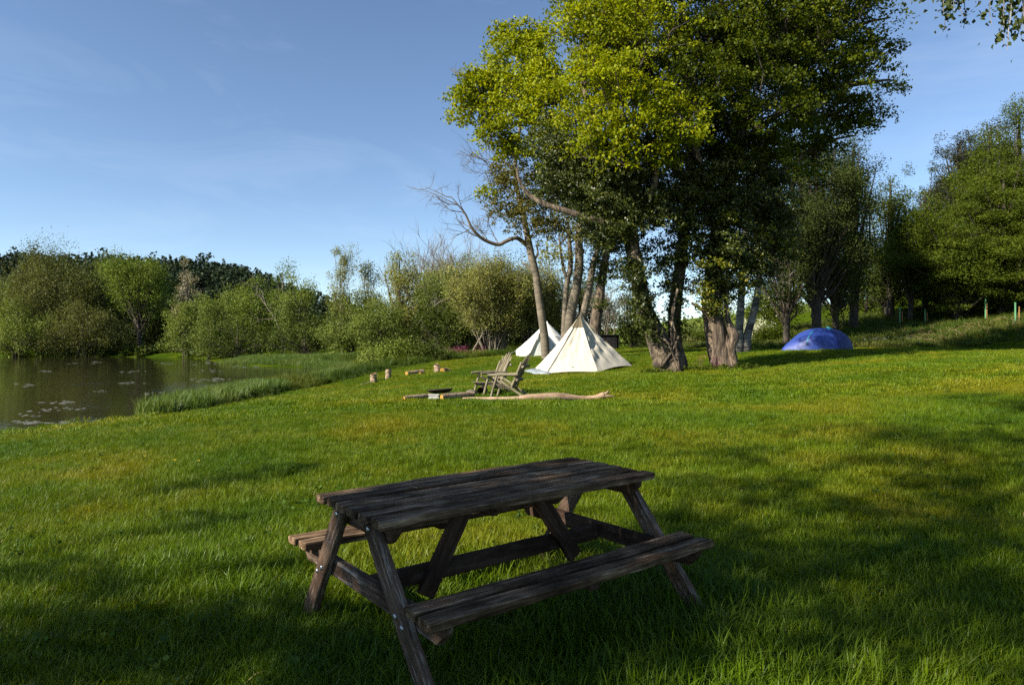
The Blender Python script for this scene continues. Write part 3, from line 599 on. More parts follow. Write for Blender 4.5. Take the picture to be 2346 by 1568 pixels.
crown(iv, None, [(1440, 560, 50, 22.2), (1452, 480, 62, 22.1), (1440, 630, 38, 22.1), (1470, 675, 30, 22.1), (1478, 735, 22, 22.3), (1552, 640, 32, 22.8), (1558, 560, 40, 22.8), (1565, 460, 62, 22.8), (1430, 420, 85, 22.3), (1500, 430, 85, 22.6), (1345, 380, 75, 22.5), (1290, 370, 70, 22.5),
                 (1380, 470, 62, 22.8), (1500, 560, 30, 22.6), (1545, 700, 22, 22.8), (1475, 705, 20, 22.1), (1464, 665, 26, 22.0), (1455, 615, 36, 21.9), (1490, 745, 16, 22.1), (1482, 725, 20, 22.1), (1500, 775, 12, 22.1), (1548, 720, 18, 22.7), (1546, 760, 14, 22.7), (1530, 640, 22, 22.6), (1515, 600, 26, 22.6), (1345, 470, 50, 22.2), (1390, 520, 60, 22.2), (1430, 500, 70, 21.8), (1390, 430, 80, 22.3), (1330, 420, 60, 22.6), (1270, 400, 50, 23), (1400, 380, 80, 22), (1490, 480, 60, 22), (1550, 480, 60, 22.4), (1560, 590, 34, 22.5), (1265, 320, 60, 23), (1320, 450, 55, 23), (1540, 380, 90, 24), (1550, 745, 13, 22.6)], .095, 1.1, sub=.3, per=95, up=.1, rng=rng, flat=1.0)
bld(iv, 'ivy', M['ivy'], t, b)

# slender tree in front of the bell tent, with its bare limb
b = at(1251, 822, 36); b[2] = H(b[0], b[1])
t = tree_root('slender_tree', 'slender pale-barked tree in front of the white bell tent, a bare limb reaching left', b)
tr = Geo(); D = 36
tube(tr, *spl([b-[0, 0, .1], at(1250, 812, D), at(1247, 770, D), at(1240, 720, D), at(1233, 670, D), at(1228, 630, D), at(1218, 590, D), at(1210, 550, D), at(1200, 500, D), at(1186, 440, D), at(1180, 380, D), at(1190, 300, D), at(1200, 200, D), at(1205, 120, D)],
               [.27, .24, .225, .215, .21, .2, .2, .18, .15, .12, .10, .09, .06, .03]), 10, noise=.03)
tube(tr, *spl([at(1227, 632, D), at(1212, 612, D), at(1196, 602, D)], [.10, .07, .05]), 6, noise=.1)
tube(tr, *spl([at(1222, 600, D), at(1232, 580, D), at(1229, 560, D)], [.08, .06, .04]), 6, noise=.1)
bld(tr, 'trunk', M['bark_pale'], t, b)
lb = Geo(); rb = np.random.default_rng(21)
main = [at(1206, 560, D), at(1184, 545, D-.3), at(1160, 552, D-.5), at(1143, 560, D-.6), at(1118, 553, D-.8), at(1098, 541, D-1), at(1080, 520, D-1.2), at(1066, 490, D-1.3), at(1050, 470, D-1.4), at(1035, 452, D-1.5)]
tube(lb, *spl(main, [.12, .11, .11, .105, .095, .085, .065, .05, .035, .02]), 6, noise=.05)
for i in (3, 4, 5, 6, 6, 7, 7, 8, 8, 9, 5, 4):
    d = unit(np.array([-.75, rb.normal()*.4, .35+rb.normal()*.4])); bare(lb, main[i], d, rb.uniform(.8, 1.6), .03, 2, rb, .05, 4, .6, 3)
bare(lb, at(1180, 440, D), unit(np.array([-.7, -.1, .5])), 2.3, .045, 3, rb, .05, 5, .7, 3)
bare(lb, at(1186, 500, D), unit(np.array([-.8, .1, .35])), 2.2, .045, 3, rb, .06, 5, .7, 3)
bare(lb, at(1175, 380, D), unit(np.array([-.75, .1, .5])), 2.0, .04, 3, rb, .06, 5, .7, 3)
bare(lb, at(1120, 200, 29), unit(np.array([-.8, .0, .35])), 2.0, .03, 2, rb, .05, 3, .35, 3)
bld(lb, 'bare_limb', M['twig_brown'], t, b)
cr = Geo(); tw = Geo()
crown(cr, tw, [(1105, 245, 58, 29), (1075, 225, 40, 29), (1110, 180, 50, 29), (1230, 160, 70, 28), (1270, 200, 70, 27), (1140, 165, 62, 29), (1195, 115, 62, 29), (1130, 290, 48, 28.5), (1200, 230, 80, 28), (1170, 330, 50, 29), (1250, 250, 70, 27), (1235, 80, 38, 29), (1165, 95, 40, 29), (1075, 265, 26, 29), (1085, 190, 30, 29), (1270, 330, 70, 27), (1110, 440, 16, 32), (1145, 60, 14, 29), (1200, 60, 22, 29)], .15, 1.05, sub=.5, per=95)
bld(cr, 'crown', M['maple'], t, b); bld(tw, 'twigs', M['bark_dark'], t, b)
cr = Geo()
crown(cr, None, [(1160, 430, 55, 34), (1215, 440, 68, 33), (1190, 500, 48, 35), (1250, 510, 45, 34), (1175, 380, 60, 32), (1240, 390, 70, 31), (1150, 495, 30, 36), (1215, 545, 28, 35), (1150, 400, 40, 33), (1185, 460, 50, 34), (1240, 470, 50, 33), (1280, 430, 50, 30), (1270, 520, 40, 34)], .12, .8, sub=.42, per=60, up=0, hang=.5, flat=1.0)
bld(cr, 'ivy', leaf_mat('dull_gold_leaf', (.06, .065, .012), (.11, .105, .022), (.18, .155, .03), trans=.3, patch=1.4), t, b)

# grey multistem tree behind the cream tent
D = 39; b = at(1300, 806, D); b[2] = H(b[0], b[1])
t = tree_root('multistem_tree', 'grey multi-stemmed tree rising between the two canvas tents', b)
tr = Geo()
tube(tr, *spl([b, at(1305, 730, D), at(1320, 660, D), at(1327, 600, D), at(1326, 540, D), at(1332, 470, D), at(1340, 380, D)], [.36, .31, .27, .25, .21, .15, .06]), 10, noise=.04)
tube(tr, *spl([b+[-.2, 0, 0], at(1294, 720, D), at(1299, 650, D), at(1307, 610, D), at(1305, 560, D), at(1300, 500, D)], [.2, .16, .15, .15, .12, .05]), 8, noise=.04)
tube(tr, *spl([at(1306, 650, D), at(1294, 625, D), at(1287, 590, D), at(1280, 540, D)], [.11, .10, .08, .04]), 7, noise=.04)
tube(tr, *spl([b+[.7, .3, 0], at(1335, 730, D), at(1350, 660, D), at(1358, 610, D), at(1372, 560, D), at(1390, 480, D)], [.26, .23, .2, .18, .14, .06]), 8, noise=.04)
rb = np.random.default_rng(22)
for p0 in [(1326, 560), (1305, 560), (1372, 560), (1283, 560), (1330, 480), (1330, 520), (1380, 520)]:
    bare(tr, at(*p0, D), unit(np.array([rb.normal()*.8, rb.normal()*.4, .8])), 3.0, .06, 3, rb, .05, 4, .6, 3)
bld(tr, 'trunk', M['bark_pale'], t, b)
cr = Geo()
crown(cr, None, [(1290, 540, 50, D), (1330, 500, 62, D), (1262, 565, 32, D), (1370, 540, 42, D), (1395, 480, 60, D-2), (1280, 470, 55, D-3), (1275, 600, 30, D), (1345, 585, 26, D), (1350, 430, 70, D-5), (1250, 590, 20, D), (1310, 450, 60, D-4), (1320, 540, 50, D)], .15, .6, sub=.5, per=52, up=.1, flat=1.)
bld(cr, 'crown', M['palegreen'], t, b)

D = 35; b = at(1362, 806, D); b[2] = H(b[0], b[1])
t = tree_root('ivy_tree', 'small ivy-wrapped tree with reddish trunk directly behind the cream tent peak', b)
tr = Geo()
tube(tr, *spl([b, at(1363, 750, D), at(1370, 705, D), at(1376, 660, D), at(1384, 610, D), at(1396, 550, D), at(1410, 480, D)], [.34, .3, .27, .24, .2, .14, .07]), 10, noise=.07)
bld(tr, 'trunk', M['bark_old'], t, b)
iv = Geo()
crown(iv, None, [(1382, 630, 33, D), (1392, 570, 42, D), (1405, 500, 55, D), (1372, 690, 18, D-.3), (1360, 600, 25, D), (1410, 600, 25, D)], .11, .8, sub=.35, per=75, up=.1, flat=1.1)
bld(iv, 'ivy', M['ivy'], t, b)

# ------------------------------------------------------------------ background trees
def bg_tree(name, label, xc, ytop, wpx, D, kind, m, leaf=None, base=None, dens=1.0, bark='bark_dark', lean=0.0, group=None, seed=0, tr_h=.25, flat=None, cat='tree', thin=1.0):
    rng = np.random.default_rng(1000+seed+int(xc)+int(ytop)*3)
    X0 = (xc-1173)*K*D; zb = H(X0, D) if base is None else base
    zb = max(zb, WZ-.1)
    top = (784-ytop)*K*D; h = top-zb; wd = wpx*K*D; b = np.array([X0, D, zb])
    t = tree_root(name, label, b, cat, group)
    leaf = leaf or (.0019*D+.035)
    cr = Geo(); tr = Geo()
    if kind in ('round', 'tall', 'bush', 'layer'):
        lo = {'round': tr_h, 'tall': .3, 'bush': 0.0, 'layer': .06}[kind]
        H0, H1 = zb+h*lo, top; cz = (H0+H1)/2; rz = (H1-H0)/2
        n = int({'round': 44, 'tall': 26, 'bush': 56, 'layer': 70}[kind]*dens)
        sub = max(.6, min(wd, h)*.155)*(.8 if thin < 1 else 1); per = int(np.clip(7.5*(sub/leaf)**2, 60, 720))
        sub *= min(1, (64/n)**.33); per = int(np.clip(7.5*(sub/leaf)**2, 50, 620)); ph = rng.uniform(0, 6.28, 5)
        for i in range(n):
            u = unit(rng.normal(size=3)); rr = rng.uniform(.2, 1.0)**.55*(1+.20*math.sin(3.3*u[0]+2.2*u[1]+ph[0])*math.cos(3.7*u[2]+ph[1])+.14*math.sin(8*u[0]+6*u[2]+ph[2]))*rng.uniform(.86, 1.12)
            zz = cz+u[2]*rz*rr; tt = (zz-H0)/(H1-H0)
            wf = {'round': 1, 'tall': 1.0, 'bush': 1.0, 'layer': 1.}[kind]*(1.15 if kind == 'bush' and tt < .5 else 1)
            c = np.array([X0+u[0]*wd/2*rr*wf+lean*h*tt, D+u[1]*wd/2*rr*.8, zz])
            s = sub*math.exp(rng.normal()*.33); k = int(per*(s/sub)**2*rng.uniform(.7, 1.2))
            q = unit(rng.normal(size=(k, 3))); r2 = rng.uniform(.03, 1, k)**.5*rng.uniform(.8, 1.25, k)
            off = q*r2[:, None]*s*np.array([1, 1, 1.0 if kind != 'layer' else .38]); off[:, 2] += (kind in ('bush', 'tall'))*s*.5*rng.uniform(-.6, 1, k)**3
            P_ = c+off; P_ = P_[P_[:, 2] > zb-.2]; leaves(cr, P_, leaf, q[:len(P_)] if len(P_) == k else None, up=.45, rng=rng)
            if i % 2 == 0:
                a = np.array([X0+lean*h*.3+rng.normal()*wd*.03, D, zb+(c[2]-zb)*rng.uniform(.25, .55)])
                tube(tr, [a, (a+c)/2+rng.normal(size=3)*.2, c], [.012*h*.6*thin, .006*h*thin, .02], 4, False)
        k = 1 if kind != 'bush' else 3
        for j in range(k):
            tube(tr, *spl([b+[rng.normal()*.3*(k > 1), 0, -.2], b+[lean*h*.35+rng.normal()*.1, 0, h*.35], b+[lean*h*.7, 0, h*.7], b+[lean*h*.95, 0, h*.92]], np.array([.022, .017, .011, .004])*h*thin), 6, noise=.05)
    elif kind == 'twiggy':
        n = int(26*dens)
        for i in range(n):
            a = rng.uniform(0, 6.28); sp = rng.uniform(0, 1)**.7; L = h*rng.uniform(.7, 1.0)*(1-.12*sp)
            d = unit(np.array([math.cos(a)*sp*wd/h*.62, math.sin(a)*sp*wd/h*.5, 1.0]))
            p0 = b+np.array([math.cos(a)*.5*sp*wd*.2, math.sin(a)*.3, -.1])
            pts = [p0]
            for q in range(6):
                d = unit(d+rng.normal(size=3)*.06+np.array([0, 0, .03])); pts.append(pts[-1]+d*L/6)
            tube(tr, pts, np.linspace(.0075*h, .0016*h, 7), 4, False)
            for j in range(9):
                q = rng.integers(2, 6); p1 = pts[q]+(pts[q+1]-pts[q])*rng.uniform(); dd = unit(d+rng.normal(size=3)*.45)
                bare(tr, p1, dd, L*.22, .0022*h, 1, rng, .1, 4, .4, 3)
                kk = int(105*dens); off = rng.normal(size=(kk, 3))*L*.055; leaves(cr, p1+dd*L*.14+off, leaf, None, up=.2, rng=rng)
    elif kind == 'bare':
        for i in range(int(7*dens)):
            bare(tr, b+[rng.normal()*.5, 0, h*.1], unit(np.array([rng.normal()*.5*wd/h, rng.normal()*.3, 1.0])), h*.5, .009*h, 3, rng, .12, 5, .5, 3, .6)
    elif kind == 'conifer':
        for i in range(int(26*dens)):
            tt = rng.uniform(.15, 1)**.8; a = rng.uniform(0, 6.28); rad = wd*.5*(1.02-tt)**.75*rng.uniform(.6, 1.15)+.15
            c = b+np.array([math.cos(a)*rad*.7, math.sin(a)*rad*.7, tt*h]); s = wd*.15*rng.uniform(.7, 1.2)
            k = int(np.clip(1.6*(s/leaf)**2*2, 60, 300)); off = unit(rng.normal(size=(k, 3)))*rng.uniform(.1, 1, k)[:, None]**.5*s*np.array([1, 1, .45])
            leaves(cr, c+off, leaf, None, up=.3, rng=rng, wid=.35)
            tube(tr, [b+[0, 0, tt*h*.9], c], [.05, .02], 3, False)
        tube(tr, [b, b+[0, 0, h*.6], b+[0, 0, h*.99]], [.018*h, .012*h, .003*h], 6)
    if tr.n: tr.build('trunk', M[bark], t, origin=b)
    if cr.n: cr.build('crown', M[m] if isinstance(m, str) else m, t, origin=b)
    return t
T = bg_tree
# far bank of the pond, left part
T('willow_tree', 'olive brown bushy willow with a broad domed top at the far left of the pond', 135, 592, 215, 101, 'bush', 'olive', dens=1.5)
T('willow_tree', 'bright green tree half cut by the left edge of the photo beyond the pond', 5, 640, 120, 106, 'bush', 'willow_bright', dens=1.2)
T('willow_tree', 'mid green round willow between the olive dome and the tall two-trunked willow', 232, 615, 110, 103, 'bush', 'willow', dens=1.2)
T('willow_tree', 'tall light green willow with two dark trunks standing at the water edge', 320, 583, 150, 99, 'round', 'willow_bright', dens=1.9, tr_h=.38, bark='bark_dark')
T('willow_tree', 'grey green low willow hanging over the far left water', 40, 705, 190, 95, 'bush', 'willow', dens=1.4, base=-2.0)
T('willow_tree', 'grey brown sprawling willow at the pond edge left of the dark gap', 190, 700, 170, 95.5, 'bush', 'olive', dens=1.4, base=-2.0)
T('blossom_tree', 'pale cream tree of withered blossom standing out against the dark conifers', 428, 603, 62, 93, 'tall', 'blossom', dens=1.0)
T('willow_tree', 'pale green willow bush under the cream blossom tree', 425, 690, 100, 90, 'bush', 'willow', dens=1.4)
T('willow_tree', 'small dark green bush behind the two dark trunks', 355, 690, 130, 104, 'bush', 'hedge', dens=1.4)
T('willow_tree', 'mid green willow mound just right of the cream blossom tree', 515, 665, 120, 82, 'bush', 'willow', dens=1.4)
T('willow_tree', 'bright young tree with a rounded top in front of the conifer hill', 648, 602, 70, 86, 'tall', 'willow_bright', dens=1.1, bark='twig')
T('willow_tree', 'fresh green leaning willow between the pond arm and the conifer hill', 590, 640, 120, 78, 'bush', 'willow_bright', dens=1.5)
T('willow_tree', 'dark green thicket behind the reed strip', 545, 735, 150, 74, 'bush', 'hedge', dens=1.3)
T('willow_tree', 'low grey green willow at the end of the reed strip', 480, 735, 90, 80, 'bush', 'willow', dens=1.2)
T('willow_tree', 'pale green willow filling the gap left of the tall sparse sapling', 690, 640, 110, 72, 'bush', 'willow', dens=1.5)
T('willow_tree', 'bushy dark green willow at the foot of the tall sparse sapling', 700, 720, 150, 64, 'bush', 'hedge', dens=1.4)
T('tall_sapling', 'tall sparse pale-stemmed sapling rising highest above the thicket left of centre', 783, 556, 70, 60, 'tall', 'palegreen', dens=1.5, bark='twig', lean=.03, leaf=.13, thin=.35)
T('sapling_tree', 'wispy young tree just right of the tall sparse sapling', 845, 588, 50, 62, 'tall', 'palegreen', dens=1.2, bark='twig', leaf=.13, thin=.35)
T('willow_tree', 'full green willow between the tall sapling and the pale thicket', 800, 650, 130, 60, 'bush', 'willow', dens=1.6)
T('willow_tree', 'pale yellow green willow with feathery crown near the centre of the tree line', 915, 572, 120, 60, 'bush', 'palegreen', dens=2.2)
T('willow_tree', 'yellow green rounded willow behind the pale feathery one', 990, 590, 110, 64, 'bush', 'palegreen', dens=2.0)
T('bare_thicket', 'grey leafless twiggy thicket rising behind the willows near the centre', 985, 545, 130, 72, 'bare', 'olive', bark='twig', dens=1.6)
T('bare_thicket', 'grey leafless twiggy thicket directly left of the bare limb', 1055, 560, 110, 70, 'bare', 'olive', bark='twig', dens=1.6)
T('willow_tree', 'dark leaning willow above the yellow green shrub', 880, 690, 150, 55, 'bush', 'willow', dens=1.5, lean=-.15)
T('willow_tree', 'deep shadowed willow low behind the pink flowers', 1000, 700, 150, 54, 'bush', 'hedge', dens=1.5)
T('hazel_coppice', 'olive twiggy coppice with many pale upright stems left of the bell tent', 1130, 585, 190, 50.5, 'twiggy', 'palegreen', dens=1.6, bark='twig')
T('hazel_coppice', 'olive twiggy coppice immediately behind the white bell tent', 1225, 600, 150, 53, 'twiggy', 'palegreen', dens=1.2, bark='twig')
T('hazel_coppice', 'olive green coppice between the feathery willow and the pale stems', 1060, 600, 140, 57, 'twiggy', 'willow', dens=1.3, bark='twig')
T('hedge_tree', 'green hedge tree hidden behind the hazel stems', 1110, 630, 230, 60, 'bush', 'willow', dens=2.1)
T('hedge_tree', 'dark green hedge tree behind the slender tree', 1230, 640, 160, 60, 'bush', 'hedge', dens=1.6)
T('hedge_tree', 'dark hedge tree seen behind the grey stems of the multi-stemmed tree', 1330, 620, 150, 58, 'bush', 'hedge', dens=1.6)
T('hedge_tree', 'dark round evergreen behind the black shed', 1450, 655, 95, 56, 'bush', 'hedge', dens=1.4)
T('bare_thicket', 'fine grey bare shrub behind the black shed', 1395, 640, 90, 52, 'bare', 'olive', bark='twig', dens=1.)
# leaning bare stems in the thicket
def fallen(label, pts, D, r, seed):
    g = Geo(); rb = np.random.default_rng(seed); W = [at(x, y, D) for x, y in pts]
    tube(g, *spl(W, np.linspace(r, r*.3, len(W))), 5, noise=.06)
    for i in range(1, len(W)):
        for j in range(2): bare(g, W[i], unit(unit(W[i]-W[i-1])+rb.normal(size=3)*.5), 1.8, r*.3, 1, rb, .03, 3, .5, 3)
    o = g.build('leaning_branch', M['twig'], None, origin=W[0]); setp(o, label, 'branch', 'bare branches leaning out of the thicket')
fallen('pale bare branch arching to the right below the feathery willow', [(955, 745), (975, 720), (1010, 690), (1050, 678), (1090, 672)], 54, .06, 1)
fallen('forked grey branch leaning by the foot of the hazel stems', [(1080, 808), (1100, 775), (1120, 745), (1150, 715)], 49.5, .07, 2)
fallen('pale crooked stem leaning over the green willow by the pond arm', [(645, 765), (630, 730), (610, 700), (600, 665)], 72, .12, 4)

# right-hand wood
T('birch_tree', 'tall weeping birch with drooping crown in shade, left of the sky gap', 1870, 285, 235, 41, 'round', 'birch', dens=4, tr_h=.3, bark='bark_dark')
T('birch_tree', 'weeping birch top catching light behind the big crown', 1955, 300, 90, 45, 'tall', 'birch', dens=2.4, bark='bark_dark')
T('birch_tree', 'dark birch shading the blue tent from behind', 1800, 440, 190, 39, 'round', 'birch', dens=3.2, tr_h=.36, bark='bark_dark')
T('oak_tree', 'dark tree with stout trunk behind the blue tent', 1915, 480, 190, 44, 'round', 'hedge', dens=3.2, tr_h=.2)
T('oak_tree', 'green tree with sunlit tip left of the sky gap on the hillside', 2040, 385, 110, 49, 'round', 'haw', dens=1.8, tr_h=.2)
T('oak_tree', 'thin yellowish tree in the dip between the birch and the hillside', 2085, 455, 110, 47, 'round', 'haw', dens=1.5, tr_h=.2)
T('oak_tree', 'shaded dark tree at the top of the bank behind the tree guards', 2030, 560, 200, 50, 'round', 'hedge', dens=2., tr_h=.2)
T('shrub', 'light green shrub with spreading branches against the sky gap left of the blue tent', 1775, 660, 130, 47, 'round', 'haw', dens=1.0, tr_h=.2, cat='shrub')
T('pine_tree', 'dark reddish pine leaning over the wood at the upper right', 2200, 290, 130, 58, 'round', 'pine', dens=3.2, tr_h=.3)
T('pine_tree', 'dark pine with ragged top just below the highest one', 2270, 258, 130, 60, 'round', 'pine', dens=3.2, tr_h=.3)
T('pine_tree', 'low broken-topped pine above the sky gap', 2145, 395, 90, 60, 'round', 'pine', dens=2.6, tr_h=.3)
T('oak_tree', 'green tree rising highest at the right edge', 2335, 232, 150, 55, 'round', 'haw', dens=2.2, tr_h=.1)
T('oak_tree', 'dense green tree on the slope below the pines', 2255, 325, 190, 52, 'round', 'haw', dens=3.2, tr_h=.05)
T('oak_tree', 'green tree closing the slope between the dip and the broken-topped pine', 2120, 410, 120, 53, 'round', 'haw', dens=2.6, tr_h=.05)
T('oak_tree', 'brownish tree between the pines and the hawthorns', 2160, 440, 150, 54, 'bush', 'olive', dens=1.6)
T('hawthorn_tree', 'broad layered hawthorn in the middle of the hillside wood', 2190, 490, 240, 45, 'layer', 'haw', dens=2.2)
T('hawthorn_tree', 'large layered yellow green hawthorn filling the right edge', 2300, 360, 260, 47, 'layer', 'haw', dens=2.4)
T('hawthorn_tree', 'layered hawthorn hanging low behind the two lit tree guards', 2290, 520, 230, 45.5, 'layer', 'haw', dens=2.2)
T('hawthorn_tree', 'shaded hawthorn at the far right edge of the wood', 2410, 420, 220, 44, 'layer', 'haw', dens=2.0)
T('oak_tree', 'full green oak continuing the wood just outside the right edge', 2500, 300, 260, 50, 'round', 'haw', dens=2.2, tr_h=.1)
T('oak_tree', 'second oak farther outside the right edge of the wood', 2720, 330, 280, 48, 'round', 'hedge', dens=2.0, tr_h=.1)
T('hawthorn_tree', 'low hawthorn on the bank outside the right edge', 2600, 520, 240, 43, 'layer', 'haw', dens=1.8)
T('hedge_tree', 'dark undergrowth tree below the layered hawthorns', 2150, 620, 220, 52, 'bush', 'hedge', dens=1.8)
T('hedge_tree', 'dark undergrowth tree at the right end of the bank', 2330, 610, 200, 52, 'bush', 'hedge', dens=1.6)
T('hedge_tree', 'dim thicket between the shaded trunks behind the blue tent', 1990, 640, 170, 56, 'bush', 'hedge', dens=1.5)
# two white birch stems left of the blue tent
for lab, pts, rr_, sd in [('white birch with straight stem right of the big sycamore', [(1692, 800), (1693, 760), (1697, 700), (1700, 640), (1706, 560), (1712, 470), (1725, 380)], [.26, .2, .17, .16, .13, .1, .05], 31),
                          ('dark-footed birch leaning right beside the straight white one', [(1708, 800), (1713, 765), (1728, 710), (1738, 650), (1742, 580), (1755, 500), (1765, 420)], [.24, .19, .17, .15, .12, .09, .05], 32)]:
    D = 33.; b = at(pts[0][0], pts[0][1], D); b[2] = H(b[0], D); t = tree_root('birch_tree', lab, b)
    g = Geo(); tube(g, *spl([b]+[at(x, y, D) for x, y in pts[1:]], rr_), 10, noise=.04)
    rb = np.random.default_rng(sd)
    for i in range(5): bare(g, at(*pts[3+i % 4], D), unit(np.array([rb.normal(), rb.normal(), .5])), 1.1, .03, 2, rb, 0, 4, .6, 3)
    bld(g, 'trunk', M['bark_birch'], t, b)
    g = Geo(); crown(g, None, [(pts[4][0]+10, 560, 45, D), (pts[5][0], 480, 60, D), (pts[6][0], 400, 70, D), (pts[5][0]+40, 520, 40, D)], .11, .6, sub=.4, per=60, rng=rb, up=0, hang=1., flat=1.1)
    bld(g, 'crown', M['birch'], t, b)
# hedges and shrubs seen between the trunks
for i, (x, y, w_, D, m, lab) in enumerate([(1500, 772, 110, 75, 'hedge', 'low distant green hedge seen between the two stems of the leaning tree'), (1590, 765, 90, 70, 'haw', 'yellowish distant bush between the leaning tree and the sycamore'),
        (1610, 745, 110, 110, 'willow', 'hazy pale green distant tree beyond the field gap'), (1560, 790, 60, 56, 'olive', 'small reddish brown bush at the far edge of the mown field'), (1690, 752, 150, 115, 'willow', 'hazy distant tree clump right of the sycamore trunk'), (1520, 757, 120, 130, 'willow', 'hazy distant tree clump left of the twin stem'),
        (1790, 752, 120, 120, 'willow', 'hazy distant tree clump behind the white blossom'), (1728, 760, 58, 46, 'white_blossom', 'white flowering may bush left of the blue tent'), (1770, 770, 60, 44, 'haw', 'green bush between the may blossom and the blue tent')]):
    T('shrub', lab, x, y, w_, D, 'bush', m, dens=.9, cat='shrub')
T('shrub', 'yellow green leafy shrub behind the lying birch log', 915, 798, 75, 44.5, 'bush', 'willow_bright', leaf=.14, dens=.8, cat='shrub')
T('shrub', 'dark green leafy mound right of the yellow green shrub', 985, 812, 70, 44, 'bush', 'hedge', leaf=.12, dens=.8, cat='shrub')
T('shrub', 'low leafy mound at the left foot of the yellow green shrub', 860, 812, 70, 46, 'bush', 'willow', leaf=.12, dens=.8, cat='shrub')

# undergrowth and flowers along the thicket
g = Geo(); rng = np.random.default_rng(9)
for i in range(230):
    x = rng.uniform(-13, 3.5); y = 48.2+rng.uniform(-.4, 6)+max(0, x)*.25-max(0, -x-3)*.45; z = H(x, y)
    if sdist([(x, y)])[0] > -.3 or np.hypot(x-2.3, y-44.5) < 2.7: continue
    s = rng.uniform(.3, .75); k = int(170*s); off = unit(rng.normal(size=(k, 3)))*rng.uniform(0, 1, k)[:, None]**.5*s; off[:, 2] = np.abs(off[:, 2])*.7
    leaves(g, np.array([x, y, z])+off, .13, None, .6, rng)
setp(g.build('undergrowth', M['hedge']), 'dark leafy undergrowth of nettles along the foot of the thicket', 'undergrowth', kind='stuff')
g = Geo()
for cx, n_, sx in [(1048, 80, 11), (1015, 25, 12), (1075, 30, 16), (1100, 20, 18), (1608, 18, 8), (1640, 22, 5)]:
    for i in range(n_):
        D = rng.uniform(47.2, 48.6) if cx < 1300 else rng.uniform(22, 22.5); x = cx+rng.normal()*sx; X_ = (x-1173)*K*D; z = H(X_, D)+rng.uniform(.3, .75)*(1 if cx < 1300 else .6)
        leaves(g, np.array([X_, D, z])+rng.normal(size=(5, 3))*.06, (.075 if cx < 1300 else .035), None, .2, rng)
setp(g.build('pink_flowers', M['pinkflower']), 'pink campion flowers scattered along the thicket and by the tree roots', 'flowers', kind='stuff')
g = Geo()
for i in range(90):
    x = rng.choice([1500, 1515, 1590, 1610, 1640, 1665, 1700, 1715])+rng.normal()*12; D = rng.uniform(21.9, 22.6); X_ = (x-1173)*K*D; z = H(X_, D)
    off = unit(rng.normal(size=(34, 3)))*rng.uniform(0, 1, 34)[:, None]**.5*.2; off[:, 2] = np.abs(off[:, 2])*1.2; leaves(g, np.array([X_, D, z])+off, .08, None, .5, rng)
setp(g.build('root_weeds', M['haw']), 'green weeds sprouting round the bases of the two big trees', 'weeds', kind='stuff')
# dry bracken stalks and umbels on the bank
g = Geo()
for i in range(170):
    cx, cy, sp = [(2150, 742, 25), (2260, 735, 20), (2180, 760, 50), (2330, 750, 20), (2090, 750, 15)][i % 5]
    D = rng.uniform(36, 40); X_ = (cx+rng.normal()*sp-1173)*K*D; z = H(X_, D); d = unit(np.array([rng.normal(), rng.normal(), 1.0]))
    tube(g, [np.array([X_, D, z]), np.array([X_, D, z])+d*.35, np.array([X_, D, z])+d*.6+[d[0]*.2, 0, -.1]], [.014, .011, .005], 3, False)
setp(g.build('dry_bracken', M['stalk']), 'dry tan bracken stalks on the sunlit part of the bank', 'bracken', kind='stuff')
g = Geo()
for i in range(70):
    cx = rng.choice([1995, 2010, 2030, 2060, 2080, 2140])+rng.normal()*10; D = rng.uniform(33.4, 35); X_ = (cx-1173)*K*D; z = H(X_, D)+rng.uniform(.35, .6)
    leaves(g, np.array([X_, D, z])+rng.normal(size=(7, 3))*[.05, .05, .012], .026, None, 1.5, rng)
setp(g.build('cow_parsley', M['white_blossom']), 'white cow parsley heads at the foot of the bank right of the blue tent', 'flowers', kind='stuff')

# conifer wood on the far hill and tree cover on distant slopes
g = Geo(); rng = np.random.default_rng(14)
for i in range(1500):
    D = rng.uniform(150, 262); x = rng.uniform(-.85, -.14)*D; z = H(x, D)
    if z < 0.3: continue
    h = rng.uniform(9, 12.5)*(1.2 if i % 14 == 0 else 1); wdt = h*rng.uniform(.5, .8); k = 130
    tt = rng.uniform(.1, 1, k); a = rng.uniform(0, 6.28, k); lay = .75+.25*np.sin(tt*34+i)
    rad = wdt*.5*(1.03-tt)**(.38 if i % 3 else .8)*rng.uniform(.4, 1.1, k)*lay
    P_ = np.stack([x+np.cos(a)*rad, D+np.sin(a)*rad, z+tt*h], 1)
    leaves(g, P_, 1.15, None, .5, rng, wid=.6)
setp(g.build('conifer_wood', M['conifer']), 'dark conifer wood covering the hill beyond the pond', 'wood', kind='stuff')
g = Geo()
for i in range(420):
    D = rng.uniform(200, 420); x = rng.uniform(.02, .62)*D; z = H(x, D); s = rng.uniform(4, 8); k = 60
    off = unit(rng.normal(size=(k, 3)))*rng.uniform(.5, 1, k)[:, None]*s; off[:, 2] = np.abs(off[:, 2])
    leaves(g, np.array([x, D, z])+off, 1.6, None, .4, rng)
setp(g.build('distant_wood', M['willow']), 'hazy distant tree cover on the low hills seen between the trunks', 'wood', kind='stuff')
g = Geo()
for i in range(640):                                             # scrub closing the ground behind the tree lines
    D = rng.uniform(105, 150); x = rng.uniform(-130, 5); s = rng.uniform(2.0, 4.5); k = 90
    if i > 500: D = rng.uniform(84, 103); x = rng.uniform(-74, -36); s = rng.uniform(.7, 1.4)
    z = H(x, D)
    if sdist([(x, D)])[0] > -.4: continue
    off = unit(rng.normal(size=(k, 3)))*rng.uniform(.4, 1, k)[:, None]*s; off[:, 2] = np.abs(off[:, 2])
    leaves(g, np.array([x, D, z])+off, .55, None, .4, rng)
